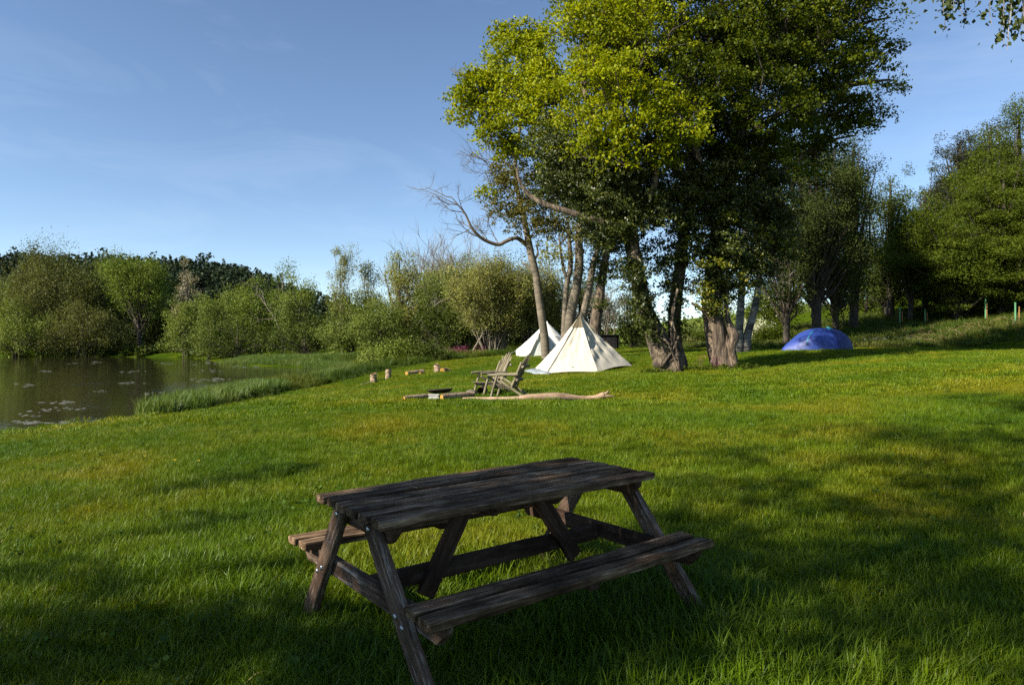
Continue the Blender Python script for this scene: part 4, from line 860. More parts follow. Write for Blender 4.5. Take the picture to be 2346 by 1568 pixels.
setp(g.build('scrub', M['hedge']), 'dark scrub behind the willows on the far side of the pond', 'scrub', kind='stuff')

# ------------------------------------------------------------------ trees outside the frame, left behind the camera, whose shade falls on the lawn
def shade_tree(name, label, base, clumps, leafm, seed, bark='bark'):
    rng = np.random.default_rng(seed); b = np.array([base[0], base[1], H(*base)]); t = tree_root(name, label, b)
    cr = Geo(); tr = Geo(); cs = []
    for p, tt, r, d in clumps:
        c = (hit(*p) if len(p) == 2 else np.array(p, float))+S*tt; cs.append(c)
        clump(cr, c, r, .09, d, rng, sub=(.2 if r < .5 else .34), per=(42 if r < .5 else 70), flat=.8)
    top = np.mean(cs, 0); top[2] = max(c[2] for c in cs)+.5
    tube(tr, *spl([b-[0, 0, .2], b*.75+top*.25+[-.4, .1, 0], b*.45+top*.55+[.3, -.4, 0], top], [.22, .14, .08, .03]), 10, noise=.05)
    for c in cs:
        a = b*.5+top*.5; a[2] = min(a[2], c[2]-.3); tube(tr, *spl([a, (a+c)/2+rng.normal(size=3)*.3+[0, 0, .2], c], [.035, .02, .01]), 6)
    bld(tr, 'trunk', M[bark], t, b); bld(cr, 'crown', M[leafm], t, b)
zt_ = -.77
SH = [((.15, 3.7, zt_), 11, .45, 0.18), ((.5, 4.15, zt_), 11.5, .45, 0.25), ((-.6, 3.6, zt_), 11, .32, 0.40), ((.15, 3.05, -1.05), 11, .30, 0.35), ((.5, 3.3, -1.05), 11.3, .40, 0.40), ((.9, 3.7, -1.05), 11.6, .3, 0.35),
      ((1080, 1500), 10.5, .4, .6), ((620, 1520), 10.3, .4, .6), ((400, 1440), 10.5, .5, .8), ((120, 1430), 10, .45, .8), ((1250, 1440), 11, .55, .8), ((1450, 1400), 11.4, .55, .7), ((550, 1400), 10, .35, .7), ((200, 1530), 10, .5, .8), ((1700, 1400), 12, .5, .5), ((1600, 1520), 11.5, .5, .8), ((300, 1500), 9.8, .6, 1.1), ((720, 1490), 10.3, .5, .9), ((1150, 1540), 10.8, .6, 1.1), ((60, 1500), 9.6, .6, 1.1), ((1370, 1500), 11.2, .65, 1.1), ((480, 1470), 10, .5, .9), ((150, 1420), 9.8, .5, .9), ((930, 1550), 10.5, .5, 1.0)]
shade_tree('alder_tree', 'alder outside the left of the frame shading the picnic table', (-9.5, -4.5), SH, 'hedge', 51)
SH2 = [((1700, 1190), 15, .8, .6), ((1850, 1140), 15.5, .8, .5), ((2050, 1200), 15.5, .8, .45), ((2280, 1100), 16.5, 1.2, .7), ((2020, 990), 19, .9, .5), ((2250, 1010), 19.5, 1.3, .7), ((1860, 1330), 14, .7, .45), ((2180, 1350), 14.5, .8, .45), ((1700, 1040), 17, .8, .35), ((1520, 1120), 15, .6, .35), ((2330, 1420), 14, .9, .6), ((2340, 930), 21, 1.1, .5), ((1640, 1300), 13.5, .5, .5), ((2000, 1480), 12.5, .5, .4), ((2330, 1330), 15, .9, .8), ((1760, 1260), 14, .7, .6), ((1950, 1380), 13.5, .6, .5), ((2340, 1520), 13.5, .8, .8), ((2330, 1220), 15.5, .9, .6)]
shade_tree('alder_tree', 'taller alder outside the left of the frame shading the right of the lawn', (-8.5, -1.5), SH2, 'hedge', 52)
SH3 = [((350, 1130), 9.5, .55, .3), ((640, 1080), 10.5, .5, .3), ((480, 1200), 9.5, .35, .3), ((60, 1320), 9.5, .3, .4), ((250, 1350), 9.7, .3, .3), ((600, 1310), 10, .25, .3)]
shade_tree('alder_tree', 'slim alder outside the left of the frame casting light shade on the left lawn', (-13.2, -.5), SH3, 'hedge', 53)

# birch outside the right of the frame, its twigs hang into the top right corner
b = np.array([8.5, 5.5, H(8.5, 5.5)]); t = tree_root('birch_tree', 'birch whose fine twigs hang into the top right corner of the picture', b)
tr = Geo(); rb = np.random.default_rng(61)
tube(tr, *spl([b-[0, 0, .2], b+[0, 0, 3], b+[-.2, 0, 6.5], b+[-.1, 0, 10]], [.22, .18, .12, .04]), 10, noise=.04)
cr = Geo(); k_ = 0
limbs = [[b+[0, 0, 4.2], np.array([6.4, 5.6, 4.6]), np.array([4.6, 5.6, 4.2]), np.array([3.4, 5.6, 3.55]), np.array([3.0, 5.6, 3.2])], [b+[0, 0, 4.8], np.array([6, 5, 5.2]), np.array([4.4, 4.9, 4.5]), np.array([3.5, 4.9, 3.6])], [b+[0, 0, 5.4], b+[1, -2, 6], b+[1.5, -4, 5.6]], [b+[0, 0, 5], b+[1.5, 1.6, 6], b+[2.4, 3, 5.4]]]
for L in limbs: tube(tr, *spl(L, np.linspace(.06, .012, len(L))), 5)
def strand(p, L):
    pts = [p]; d = np.array([rb.normal()*.35, rb.normal()*.35, -.6])
    for q in range(7): d = unit(d*.8+np.array([rb.normal()*.12, rb.normal()*.12, -.35])); pts.append(pts[-1]+d*L/7)
    tube(tr, pts, np.linspace(.006, .0025, 8), 3, False); pts = np.array(pts)
    k = int(L*88); u = rb.uniform(.08, 1, k)*7; i = np.minimum(u.astype(int), 6); C = pts[i]+(pts[i+1]-pts[i])*(u-i)[:, None]+rb.normal(size=(k, 3))*.045
    leaves(cr, C, .045, None, .0, rb, wid=.75, hang=1.)
for x, y, D, L in [(2100, 10, 5.6, .22), (2110, 4, 5.6, .16), (2160, 55, 5.6, .45), (2175, 50, 5.55, .5), (2190, 45, 5.6, .45), (2205, 35, 5.5, .42), (2222, 10, 5.6, .3), (2150, 70, 5.6, .35), (2270, 40, 4.9, .4), (2290, 90, 4.9, .5), (2300, 100, 4.85, .6), (2315, 80, 4.9, .5), (2330, 85, 4.9, .5),
                   (2340, 60, 4.8, .5), (2320, 40, 5, .5), (2345, 30, 4.9, .5), (2300, 50, 5.1, .5), (2310, 108, 4.9, .55), (2355, 90, 4.9, .5), (2370, 60, 4.9, .5), (2180, 20, 5.6, .4), (2200, 10, 5.4, .4)]:
    e = at(x, y, D); strand(e+[rb.normal()*.03, rb.normal()*.05, L*.92], L)
for i in range(46):
    L = limbs[i % 4]; q = rb.uniform(.25, 1)*(len(L)-1); j = min(int(q), len(L)-2); p = np.array(L[j])+(np.array(L[j+1])-np.array(L[j]))*(q-j)
    if p[0] < 4.7 and i % 4 < 2: continue
    strand(p, rb.uniform(.5, 1.3))
bld(tr, 'trunk', M['bark_birch'], t, b); bld(cr, 'foliage', M['birch'], t, b)

# ------------------------------------------------------------------ picnic table
def sect(w_, t_, bev):
    a, b_ = w_/2, t_/2
    return np.array([(-a+bev, -b_), (a-bev, -b_), (a, -b_+bev), (a, b_-bev), (a-bev, b_), (-a+bev, b_), (-a, b_-bev), (-a, -b_+bev)])
def plank(g, L, w_, t_, org=(0, 0, 0), bev=.005, nz=.0012, n=9, cham=None, rng=RNG, ends=(0., 0.), bow=0.0):
    s = sect(w_, t_, bev); xs_ = np.linspace(0, L, n); 
    if cham: xs_ = np.unique(np.concatenate([xs_, [cham[0], L-cham[0]]]))
    xs_ = np.unique(np.concatenate([xs_, [.004, L-.004]])); V = []
    for i, x in enumerate(xs_):
        q = s.copy(); e = 1.0
        if i in (0, len(xs_)-1): q = q*np.array([(w_-.006)/w_, (t_-.006)/t_])
        if cham:
            f = max(0, 1-min(x, L-x)/cham[0])*cham[1]
            q[:, 1] = np.maximum(q[:, 1], -t_/2+f) if False else np.where(q[:, 1] < 0, q[:, 1]+f*(1 if f < t_*.9 else .9), q[:, 1])
        q = q+rng.normal(size=q.shape)*nz
        z = bow*4*(x/L)*(1-x/L)
        V.append(np.column_stack([np.full(8, x)+np.where(q[:, 0] > 0, ends[0], -ends[0])*(1 if i else 0), q[:, 0], q[:, 1]+z]))
    m = len(xs_); V = np.concatenate(V)+np.asarray(org); i = np.arange(m-1)[:, None]*8; j = np.arange(8)[None]; j2 = (j+1) % 8
    F = np.stack([i+j2, i+j, i+8+j, i+8+j2], -1).reshape(-1, 4)
    c = np.array([V[:8].mean(0), V[-8:].mean(0)]); k = m*8
    f3 = [(k, j_, (j_+1) % 8) for j_ in range(8)]+[(k+1, (m-1)*8+(j_+1) % 8, (m-1)*8+j_) for j_ in range(8)]
    g.add(np.concatenate([V, c]), F, f3)
PLACED = {}
def place(o, p, q, side):            # local X along p->q, local Y along side
    X_ = unit(np.asarray(q, float)-p); Z_ = unit(np.cross(X_, side)); Y_ = np.cross(Z_, X_)
    PLACED[o.name] = Matrix(((X_[0], Y_[0], Z_[0], p[0]), (X_[1], Y_[1], Z_[1], p[1]), (X_[2], Y_[2], Z_[2], p[2]), (0, 0, 0, 1)))
    o.matrix_basis = PLACED[o.name]
def flat(o):
    o.data.polygons.foreach_set('use_smooth', np.zeros(len(o.data.polygons), bool)); return o
def beam(name, p, q, side, w_, t_, m, par, **kw):
    p = np.asarray(p, float); q = np.asarray(q, float); g = Geo(); plank(g, float(np.linalg.norm(q-p)), w_, t_, **kw)
    o = flat(g.build(name, m, par)); place(o, p, q, np.asarray(side, float)); return o
Mt = (Matrix.Rotation(.0015, 3, 'X') @ Matrix.Rotation(-.0054, 3, 'Y') @ Matrix.Rotation(.6557, 3, 'Z'))
HT = .735
t = empty('picnic_table', (0, 0, 0), 'dark weathered wooden picnic table with attached benches standing on the grass in front', 'picnic table')
o3 = Vector((-.5605, 2.9184, -.7678))+Mt @ Vector((0, 0, -HT))
t.matrix_world = Matrix.Translation(o3) @ Mt.to_4x4()
L_ = 1.758; W_ = .72; rp = np.random.default_rng(77)
g = Geo(); pw = .0985; gp = (W_-6*pw)/5
for i in range(6):
    plank(g, L_+rp.uniform(-.008, .008), pw, .040, (rp.uniform(-.006, .006), pw/2+i*(pw+gp), HT-.020+rp.uniform(-.002, .002)), n=16, bow=rp.uniform(-.004, .003), rng=rp, bev=.006, nz=.0014)
flat(g.build('tabletop', M['table'], t))
for nm, y0 in (('bench', -.4097), ('bench', W_+.1765)):
    g = Geo()
    for i in range(2): plank(g, L_+rp.uniform(-.01, .01), pw, .040, (rp.uniform(-.006, .006), y0+pw/2+i*(pw+.032), HT-.3027-.020+rp.uniform(-.002, .002)), n=16, bow=rp.uniform(-.006, 0), rng=rp, bev=.006, nz=.0014)
    flat(g.build(nm, M['table'], t))
def leg_line(z, near, zt=-.09): return (.175-.856*(zt-z)) if near else W_-(.175-.68*(zt-z))
for X0 in (.053, L_-.053):
    sgn = 1 if X0 < 1 else -1
    for near in (True, False):
        z0, z1 = -.046, -.80
        lg_ = beam('leg', (X0, leg_line(z1, near), HT+z1), (X0, leg_line(z0, near), HT+z0), (0, 1, 0), .098, .044, M['leg'], t, rng=rp, nz=.0008)
        for zb, dy in ((-.39, .015), (-.42, -.02), (-.075, 0)):
            y_ = leg_line(zb, near)+dy*(1 if near else -1); gb = Geo(); xf = X0-sgn*.023
            tube(gb, [(xf-sgn*.007, y_, HT+zb), (xf-sgn*.005, y_, HT+zb), (xf+sgn*.006, y_, HT+zb)], [.007, .012, .014], 10); ob_ = gb.build('bolt', M['metal'], lg_); ob_.matrix_parent_inverse = PLACED[lg_.name].inverted()
    xi = X0+sgn*.0445
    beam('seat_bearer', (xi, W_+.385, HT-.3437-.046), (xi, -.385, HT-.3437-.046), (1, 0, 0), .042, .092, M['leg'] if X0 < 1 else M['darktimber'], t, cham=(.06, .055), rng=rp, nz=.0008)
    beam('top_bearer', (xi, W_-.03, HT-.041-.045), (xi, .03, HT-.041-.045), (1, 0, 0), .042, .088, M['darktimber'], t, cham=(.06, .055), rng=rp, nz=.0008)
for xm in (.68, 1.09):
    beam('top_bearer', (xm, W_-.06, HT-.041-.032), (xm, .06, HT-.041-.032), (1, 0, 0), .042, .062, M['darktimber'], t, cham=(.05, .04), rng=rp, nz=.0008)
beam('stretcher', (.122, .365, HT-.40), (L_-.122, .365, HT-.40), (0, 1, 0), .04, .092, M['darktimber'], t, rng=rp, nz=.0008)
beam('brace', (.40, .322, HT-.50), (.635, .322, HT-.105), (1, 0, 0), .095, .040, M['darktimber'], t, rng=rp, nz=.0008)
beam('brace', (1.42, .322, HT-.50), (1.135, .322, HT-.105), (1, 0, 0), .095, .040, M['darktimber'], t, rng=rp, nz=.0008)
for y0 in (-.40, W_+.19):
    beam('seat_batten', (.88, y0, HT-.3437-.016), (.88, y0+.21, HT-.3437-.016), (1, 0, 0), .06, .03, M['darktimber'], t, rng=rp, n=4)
# bits of straw lying on the table top
Mw = np.array(t.matrix_world)
for k, (x, y, c) in enumerate([(.62, .40, 1), (1.05, .33, 0), (.45, .52, 0), (1.20, .36, 0)]):
    a = rp.uniform(0, 3.14); r_ = .035
    pts = [np.array([x+math.cos(a)*s_*r_, y+math.sin(a)*s_*r_+(c*.012*(1-s_*s_)), HT+.0045]) for s_ in (-1, -.4, .2, .7, 1)]
    pts = [(Mw @ np.append(p, 1))[:3] for p in pts]; g = Geo(); tube(g, pts, .0016, 5)
    setp(g.build('straw', M['stalk'], None, origin=pts[0]), ['curled pale straw lying on the second plank of the table top', 'short pale splinter near the middle of the table top', 'tiny pale chip toward the back left of the table top', 'thin pale splinter right of the middle on the table top'][k], 'straw', 'bits of straw on the picnic table')

# ------------------------------------------------------------------ pole chairs by the fire
def pole(name, p, q, r, par, m=None, n=9, noise=.05, r2=None):
    p = np.asarray(p, float); q = np.asarray(q, float); L = float(np.linalg.norm(q-p)); g = Geo()
    xs_ = np.array([0, .02, .2, .4, .6, .8, .98, 1])*L; rr = np.interp(xs_, [0, L], [r, r2 or r]); rr[0] *= .8; rr[-1] *= .8
    V = np.column_stack([xs_, RNG.normal(size=8)*r*.08, RNG.normal(size=8)*r*.08]); tube(g, V, rr, n, noise=noise)
    o = g.build(name, m or M['logchair'], par); side = (0, 1, 0) if abs(unit(q-p)[1]) < .9 else (1, 0, 0); place(o, p, q, np.asarray(side, float)); return o
def chair(label, foot, face):
    fx = unit(np.array([*face, 0.0])); rz = math.atan2(fx[1], fx[0]); ly = np.array([-fx[1], fx[0], 0])
    root = foot-fx*.30-ly*.27
    t = empty('pole_chair', root, label, 'chair', 'rustic pole chairs by the fire', rz)
    for s in (1, -1):
        pole('leg', (.31, .27*s, -.06), (.14, .27*s, .50), .031, t, r2=.027)
        pole('rear_leg', (.13, .215*s, .43), (-.50, .215*s, .01), .030, t)
        pole('armrest', (.36, .275*s, .515), (-.34, .25*s, .535), .030, t, r2=.028)
        pole('back_post', (-.16, .20*s, .22), (-.41, .22*s, .80), .031, t)
        pole('seat_rail', (.30, .20*s, .255), (-.20, .2*s, .225), .022, t)
    g = Geo()
    for i in range(9): plank(g, .50, .045, .018, (-.25, 0, 0), n=4, nz=.001)
    # seat slats side by side, made as one seat
    g = Geo(); 
    for i in range(9):
        gg = Geo(); plank(gg, .50, .046, .02, n=4, nz=.0012); v = np.concatenate(gg.v); v = np.column_stack([-v[:, 1]+.335-i*.056, v[:, 0]-.25, v[:, 2]+.295-i*.0035])
        g.add(v, gg.f4[0], gg.f3[0])
    flat(g.build('seat', M['logchair'], t))
    g = Geo(); u0 = np.array([-.19, 0, .27]); d = unit(np.array([-.43, 0, .90]))
    for i, (y0, y1, L) in enumerate([(-.17, -.205, .70), (-.085, -.105, .78), (0, 0, .82), (.085, .105, .78), (.17, .205, .70)]):
        gg = Geo(); plank(gg, L, .074, .018, n=6, nz=.001, cham=None); v = np.concatenate(gg.v); tt = v[:, 0]/L
        top = (v[:, 0] > L*.93); w2 = np.where(top, v[:, 1]*.6, v[:, 1])
        v = u0+d*v[:, :1]+np.array([0, 1, 0])*(w2+y0+(y1-y0)*tt)[:, None]+np.cross(d, [0, 1, 0])*v[:, 2:3]
        g.add(v, gg.f4[0], gg.f3[0])
    flat(g.build('backrest', M['logchair'], t))
    for fr, hw in ((.22, .25), (.62, .29)):
        c = u0+d*fr*.82+np.cross(d, [0, 1, 0])*.045*(-1 if np.cross(d, [0, 1, 0])[0] > 0 else 1); pole('back_rail', c+[0, -hw, 0], c+[0, hw, 0], .033, t)
    pole('stretcher', (.22, -.27, .235), (.22, .27, .235), .026, t)
    pole('stretcher', (-.14, -.24, .245), (-.14, .24, .245), .026, t)
    return t
def z7(zx, zy): return ((1450+zx/2.607)*.6109, (1280+zy/2.607)*.6109)
fx_, fy_ = z7(1012, 553); D = 15.2; p = at(fx_, fy_, D); p[2] = H(p[0], p[1]); chair('nearer grey pole chair seen from behind, its tall slatted back standing out to the right', p, (-.95, .26))
fx_, fy_ = z7(944, 550); D = 16.1; p = at(fx_, fy_, D); p[2] = H(p[0], p[1]); chair('farther grey pole chair with its lit slatted seat back facing the fire pit', p, (-.88, -.47))

# ------------------------------------------------------------------ fire pit, logs, driftwood
def log(name, label, p, q, r, m='birchlog', cat='log', group=None, n=14, noise=.05, r2=None):
    p = np.asarray(p, float); q = np.asarray(q, float); t = empty(name, p, label, cat, group)
    L = float(np.linalg.norm(q-p)); g = Geo(); xs_ = np.linspace(0, L, 10); V = np.column_stack([xs_, RNG.normal(size=10)*r*.05, RNG.normal(size=10)*r*.05])
    tube(g, V, np.interp(xs_, [0, L], [r, r2 or r]), n, cap=False, noise=noise)
    vv = np.concatenate(g.v)
    o = g.build('bark', M[m], t); side = np.array([0, 1, 0]) if abs(unit(q-p)[1]) < .9 else np.array([1, 0, 0]); place(o, np.zeros(3), q-p, side.astype(float))
    for k, (x, sg) in enumerate(((-.001, 1), (L+.001, -1))):
        ring = vv[:n] if k == 0 else vv[-n:]
        c = ring.mean(0); R2 = c+(ring-c)*.985; R2[:, 0] = x; R1 = c+(ring-c)*.5; R1[:, 0] = x-.001*sg; ge = Geo()
        V = np.concatenate([R2, R1, [[x-.002*sg, c[1], c[2]]]]); F = [(i, (i+1) % n, n+(i+1) % n, n+i) for i in range(n)]; f3 = [(n+i, n+(i+1) % n, 2*n) for i in range(n)]
        ge.add(V, F, f3); e = flat(ge.build('cut_end', M['logend'], t)); place(e, np.zeros(3), q-p, side.astype(float))
    return t
def G(zx, zy, D, dz=0.0):
    x, y = z7(zx, zy); p = at(x, y, D); p[2] = H(p[0], p[1])+dz; return p
log('log', 'pale birch log lying at the far left of the fire pit', G(168, 580, 14.9, .055), G(425, 560, 15.35, .065), .052, group='logs around the fire pit')
log('log', 'bark-covered log right of the concrete block, yellow cut end facing left', G(538, 570, 14.85, .065), G(852, 560, 15.35, .075), .068, group='logs around the fire pit', r2=.06)
log('log', 'thin log lying behind the bark-covered log in the fire pit ring', G(610, 535, 15.9, .05), G(790, 535, 15.8, .05), .045, group='logs around the fire pit')
# bowl
c = G(523, 545, 15.6, .075); t = empty('fire_bowl', c-[0, 0, .1], 'shallow rusty steel fire bowl tilted over the ring of logs', 'fire bowl')
def lathe(prof, n=28):
    g = Geo(); a = np.linspace(0, 2*np.pi, n, endpoint=False); V = np.concatenate([np.column_stack([np.cos(a)*r, np.sin(a)*r, np.full(n, z)]) for r, z in prof]); m = len(prof)
    i = np.arange(m-1)[:, None]*n; j = np.arange(n)[None]; j2 = (j+1) % n; g.add(V, np.stack([i+j, i+j2, i+n+j2, i+n+j], -1).reshape(-1, 4)); return g
g = lathe([(.002, .0), (.14, .002), (.24, .03), (.29, .075), (.305, .085), (.305, .093), (.287, .088), (.235, .042), (.14, .014), (.002, .012)])
o = g.build('bowl', M['rust'], t); o.location = (0, 0, .12); o.rotation_euler = (R(-2), R(-4), 0)
for k in range(3):
    a = 2.1*k+.4; g = Geo(); tube(g, [(math.cos(a)*.16, math.sin(a)*.16, -.02), (math.cos(a)*.14, math.sin(a)*.14, .13)], .012, 6); g.build('leg', M['rust'], t)
p = G(462, 585, 14.95); t = empty('concrete_block', p, 'pale concrete block between the two front logs of the fire pit', 'block')
g = Geo(); plank(g, .24, .12, .03, (-.12, 0, .105), n=4, bev=.006); plank(g, .24, .12, .05, (-.12, 0, .03), n=4, bev=.006); plank(g, .2, .10, .06, (-.10, 0, .07), n=4, bev=.006); flat(g.build('block', M['stone'], t))
def blob(g, c, r3, noise=.12, seed=0):
    rb = np.random.default_rng(seed); V = []; n = 14; zz = np.linspace(-1, 1, 9)
    P_ = [np.array(c)+[0, 0, z*r3[2]] for z in zz]; k = g.n; g2 = Geo(); tube(g2, P_, np.sqrt(np.maximum(.02, 1-zz**2)), n, noise=noise, rng=rb); v = np.concatenate(g2.v)
    v[:, 0] = c[0]+(v[:, 0]-c[0])*r3[0]; v[:, 1] = c[1]+(v[:, 1]-c[1])*r3[1]; g.add(v, g2.f4[0], g2.f3[0])
p = G(825, 520, 16.0, .07); g = Geo(); blob(g, p, (.13, .1, .075), .1, 4); setp(g.build('dead_wood', M['bark_pale'], None, origin=p), 'rounded grey lump of dead wood beside the legs of the farther chair', 'dead wood')
p = G(925, 520, 16.3, .09); g = Geo(); V0 = [p+[0, -.1, 0], p+[0.02, .05, 0.01], p+[.04, .22, .0]]
tube(g, V0, .105, 14, cap=False, noise=.08); tube(g, [p+[0.04, .215, 0], p+[.02, .05, .01], p+[0, -.1, 0]], .08, 14, cap=False, noise=.05)
g.add(np.concatenate([[p+[0.03, .2, 0]], np.array([p+[0.03+.1*math.cos(a), .2, .1*math.sin(a)] for a in np.linspace(0, 6.28, 14, endpoint=False)])]), f3=[(0, 1+i, 1+(i+1) % 14) for i in range(14)])
setp(g.build('hollow_log', M['bark'], None, origin=p), 'short hollow log with a dark opening behind the chair legs', 'log', 'logs around the fire pit')
g = Geo(); D = 14.75; x0 = G(745, 608, D)
pth = [(742, 606, .018), (850, 600, .026), (960, 601, .030), (1080, 603, .034), (1200, 598, .040), (1300, 583, .052), (1380, 565, .072), (1480, 556, .082), (1600, 552, .086), (1700, 554, .088), (1790, 570, .068), (1880, 578, .048), (1960, 572, .044), (2030, 560, .05), (2090, 542, .06), (2130, 525, .055)]
x0 = G(742, 606, D); Pd = []
for zx, zy, r in pth:
    x, y = z7(zx, zy+4); q = at(x, y, D+.15*math.sin(zx/260)); q[2] = max(q[2], H(q[0], q[1])+r*.55); Pd.append(q)
Pd = [q_+np.array([0, 0, .025]) for q_ in Pd]; tube(g, *spl(Pd, [r*1.15 for *_, r in pth], 3), 11, noise=.09)
e = Pd[-1]
tube(g, *spl([Pd[-2], e+[.03, 0, .02], e+[.09, 0.02, .09]], [.05, .035, .012]), 7, noise=.12)
tube(g, *spl([Pd[-2]+[0, 0, -.01], e+[.08, -.03, -.03], e+[.22, -.02, -.05]], [.045, .028, .010]), 7, noise=.12)
tube(g, *spl([e+[-.02, 0, 0], e+[.05, 0, .04], e+[.13, .02, .02]], [.04, .022, .006]), 6, noise=.12)
ow = g.build('driftwood', M['drift'], None, origin=x0); setp(ow, 'long bare crooked branch lying on the grass in front of the chairs', 'branch')

# stumps near the pond edge
def z5(zx, zy): return ((1300+zx/3.91)*.6109, (1300+zy/3.91)*.6109)
def G5(zx, zy, D, dz=0.):
    x, y = z5(zx, zy); p = at(x, y, D); p[2] = H(p[0], p[1])+dz; return p
LG = 'birch logs on the lawn near the pond'
def upright(label, zx, zyb, D, hh, r):
    p = G5(zx, zyb, D, -.03); return log('log_stool', label, p, p+[RNG.normal()*.01, 0, hh], r, cat='log stool', group=LG, noise=.06)
upright('upright log stool nearest the pond, leftmost of all the logs', 399, 515, 30, .40, .145)
upright('taller upright log stool second from the left beside the rushes', 610, 462, 31, .43, .135)
upright('upright log stool standing in front in the close pair', 1335, 380, 32, .36, .115)
upright('upright log stool standing behind in the close pair', 1312, 372, 32.7, .44, .115)
log('lying_log', 'pale lying birch log between the upright stools', G5(880, 405, 31.2, .10), G5(1125, 365, 32.0, .12), .10, group=LG)
log('lying_log', 'small cut log lying against the long pale lying log', G5(1072, 385, 31.1, .07), G5(1130, 372, 31.3, .08), .075, group=LG)
log('lying_log', 'short lying log with orange cut end right of the upright pair', G5(1400, 345, 31.6, .11), G5(1450, 335, 32.4, .11), .115, group=LG)
log('lying_log', 'smaller orange-ended log farthest right in the row of logs', G5(1465, 330, 32.3, .08), G5(1518, 332, 32.5, .07), .075, group=LG)
pl = G5(300, 530, 29.8, .03); g = Geo(); tube(g, *spl([G5(210, 545, 29.5, .02), G5(340, 523, 29.8, .03), G5(560, 480, 30.4, .03)], [.02, .03, .02]), 6); setp(g.build('fallen_branch', M['twig'], None, origin=pl), 'thin fallen branch in the grass below the two left log stools', 'branch')

# ------------------------------------------------------------------ tents
b = at(1325, 850, 30.2); b[2] = H(b[0], b[1]); t = empty('pyramid_tent', b, 'large cream canvas pyramid tent with a brown vent cap at its peak', 'tent')
AP = at(1328.8, 721, 30.2)
def gp3(x, y, D=None, xy=None, dz=0.0):
    p = at(x, y, D) if xy is None else np.array([*xy, 0.]); p[2] = H(p[0], p[1])+dz; return p
CN = [gp3(1222, 848, 29.2), gp3(1246, 856.4, 27.6), gp3(1371, 852.6, 28.0), gp3(1450.5, 837.6, 30.3), gp3(0, 0, xy=(5.2, 32.6)), gp3(0, 0, xy=(3.0, 33.4)), gp3(0, 0, xy=(1.2, 31.6))]
SAG = [.03, .07, .09, .12, .12, .12, .06]; LIFT = [.02, .06, .10, .08, .08, .08, .03]
CC = np.mean(CN, 0)
def tpoint(i, u, v, off=0.0):          # panel i, u along the hem, v from peak to hem
    A, B = CN[i], CN[(i+1) % 7]; e = A+(B-A)*u; lift = LIFT[i]*4*u*(1-u); e = e+[0, 0, lift]
    n_ = unit(np.cross(B-A, AP-A)); n_ = n_ if n_@(A-CC) > 0 or n_@(B-CC) > 0 else -n_
    p = AP+(e-AP)*v; s = SAG[i]*4*u*(1-u)*math.sin(math.pi*min(1, v*.95))**.8
    fold = (.018*math.sin(u*19+v*7+i)+.014*math.sin(u*33-v*17+2*i)*v+.012*math.sin(v*27+u*9))*math.sin(v*math.pi)*(1.15 if i in (2, 3) else .5)
    if i == 2: fold += -.05*math.exp(-((v-.55)/.06)**2)*math.exp(-((u-.02)/.25)**2)-.03*math.exp(-((v-.58)/.03)**2)*(1-u)
    hem = (A*(1-u)+B*u)-CC; hem[2] = 0; hem = unit(hem)
    return p-hem*(s)+n_*(fold+off)-hem*.10*math.sin(v*math.pi)
def panel(g, i, u0, u1, v0, v1, nu=22, nv=34, off=0.0):
    V = np.array([tpoint(i, u, v, off) for v in np.linspace(v0, v1, nv) for u in np.linspace(u0, u1, nu)])
    k = (np.arange(nv-1)[:, None]*nu+np.arange(nu-1)[None]).ravel(); g.add(V, np.stack([k, k+1, k+nu+1, k+nu], 1))
g = Geo()
for i in range(7): panel(g, i, 0, 1, .0, 1)
g.build('canvas', M['canvas'], t, origin=b)
g = Geo(); panel(g, 0, 0.2, 1, .0, .23, 10, 10, .012); panel(g, 1, 0, .96, .0, .235, 14, 10, .014); g.build('vent_cap', M['vent'], t, origin=b)
g = Geo(); tube(g, [tpoint(1, .045, v, .012) for v in np.linspace(.23, .985, 30)], .010, 5)
for k in range(24): v = .25+.03*k; q = tpoint(1, .045, v, .014); tube(g, [q+[-.022, 0, .008], q+[.022, 0, -.008]], .006, 4)
g.build('lacing', M['seam'], t, origin=b)
g = Geo(); tube(g, [tpoint(1, .99, v, .006) for v in np.linspace(.25, .99, 30)], .006, 5); g.build('seam', M['canvas'], t, origin=b)
g = Geo()
for (i, u, v) in ((1, .28, .74), (1, .93, .66), (1, .935, .71), (1, .95, .86)): q = tpoint(i, u, v, .012); g = Geo(); tube(g, [q+[-.012, 0, -.035], q+[.014, 0, .03]], .008, 5); g.build('toggle', M['seam'], t, origin=b)
g = Geo(); q = tpoint(1, .51, .93, .012)
tube(g, [q+[-.06, 0, -.03], q+[-.005, 0, .035], q+[.02, 0, .012]], .007, 4); tube(g, [q+[0., 0, 0.0], q+[.03, 0, .028], q+[.07, 0, -.01]], .007, 4); g.build('logo', M['seam'], t, origin=b)
g = Geo()
for i in range(3): tube(g, [tpoint(i, u, 1.0)+[0, 0, -.0] for u in np.linspace(0, 1, 14)], .012, 5)
g.build('hem', M['vent'], t, origin=b)
q0 = gp3(1200, 850, 28.9, dz=.05); g = Geo(); pts = [gp3(1198, 848, 28.8, dz=.04), gp3(1228, 858, 27.6, dz=.05), gp3(1262, 858, 27.4, dz=.06), gp3(1250, 850, 28.6, dz=.10), gp3(1222, 846, 29.3, dz=.09)]
cpt = np.mean(pts, 0)+[0, 0, .05]; n_ = 5; ring = [pts[i]*(1-u)+pts[(i+1) % 5]*u for i in range(5) for u in (0, .5)]
V = ring+[cpt*.5+np.array(r)*.5+[0, 0, .03*math.sin(k*2.1)] for k, r in enumerate(ring)]+[cpt]+[np.array(r)-[0, 0, .08] for r in ring]
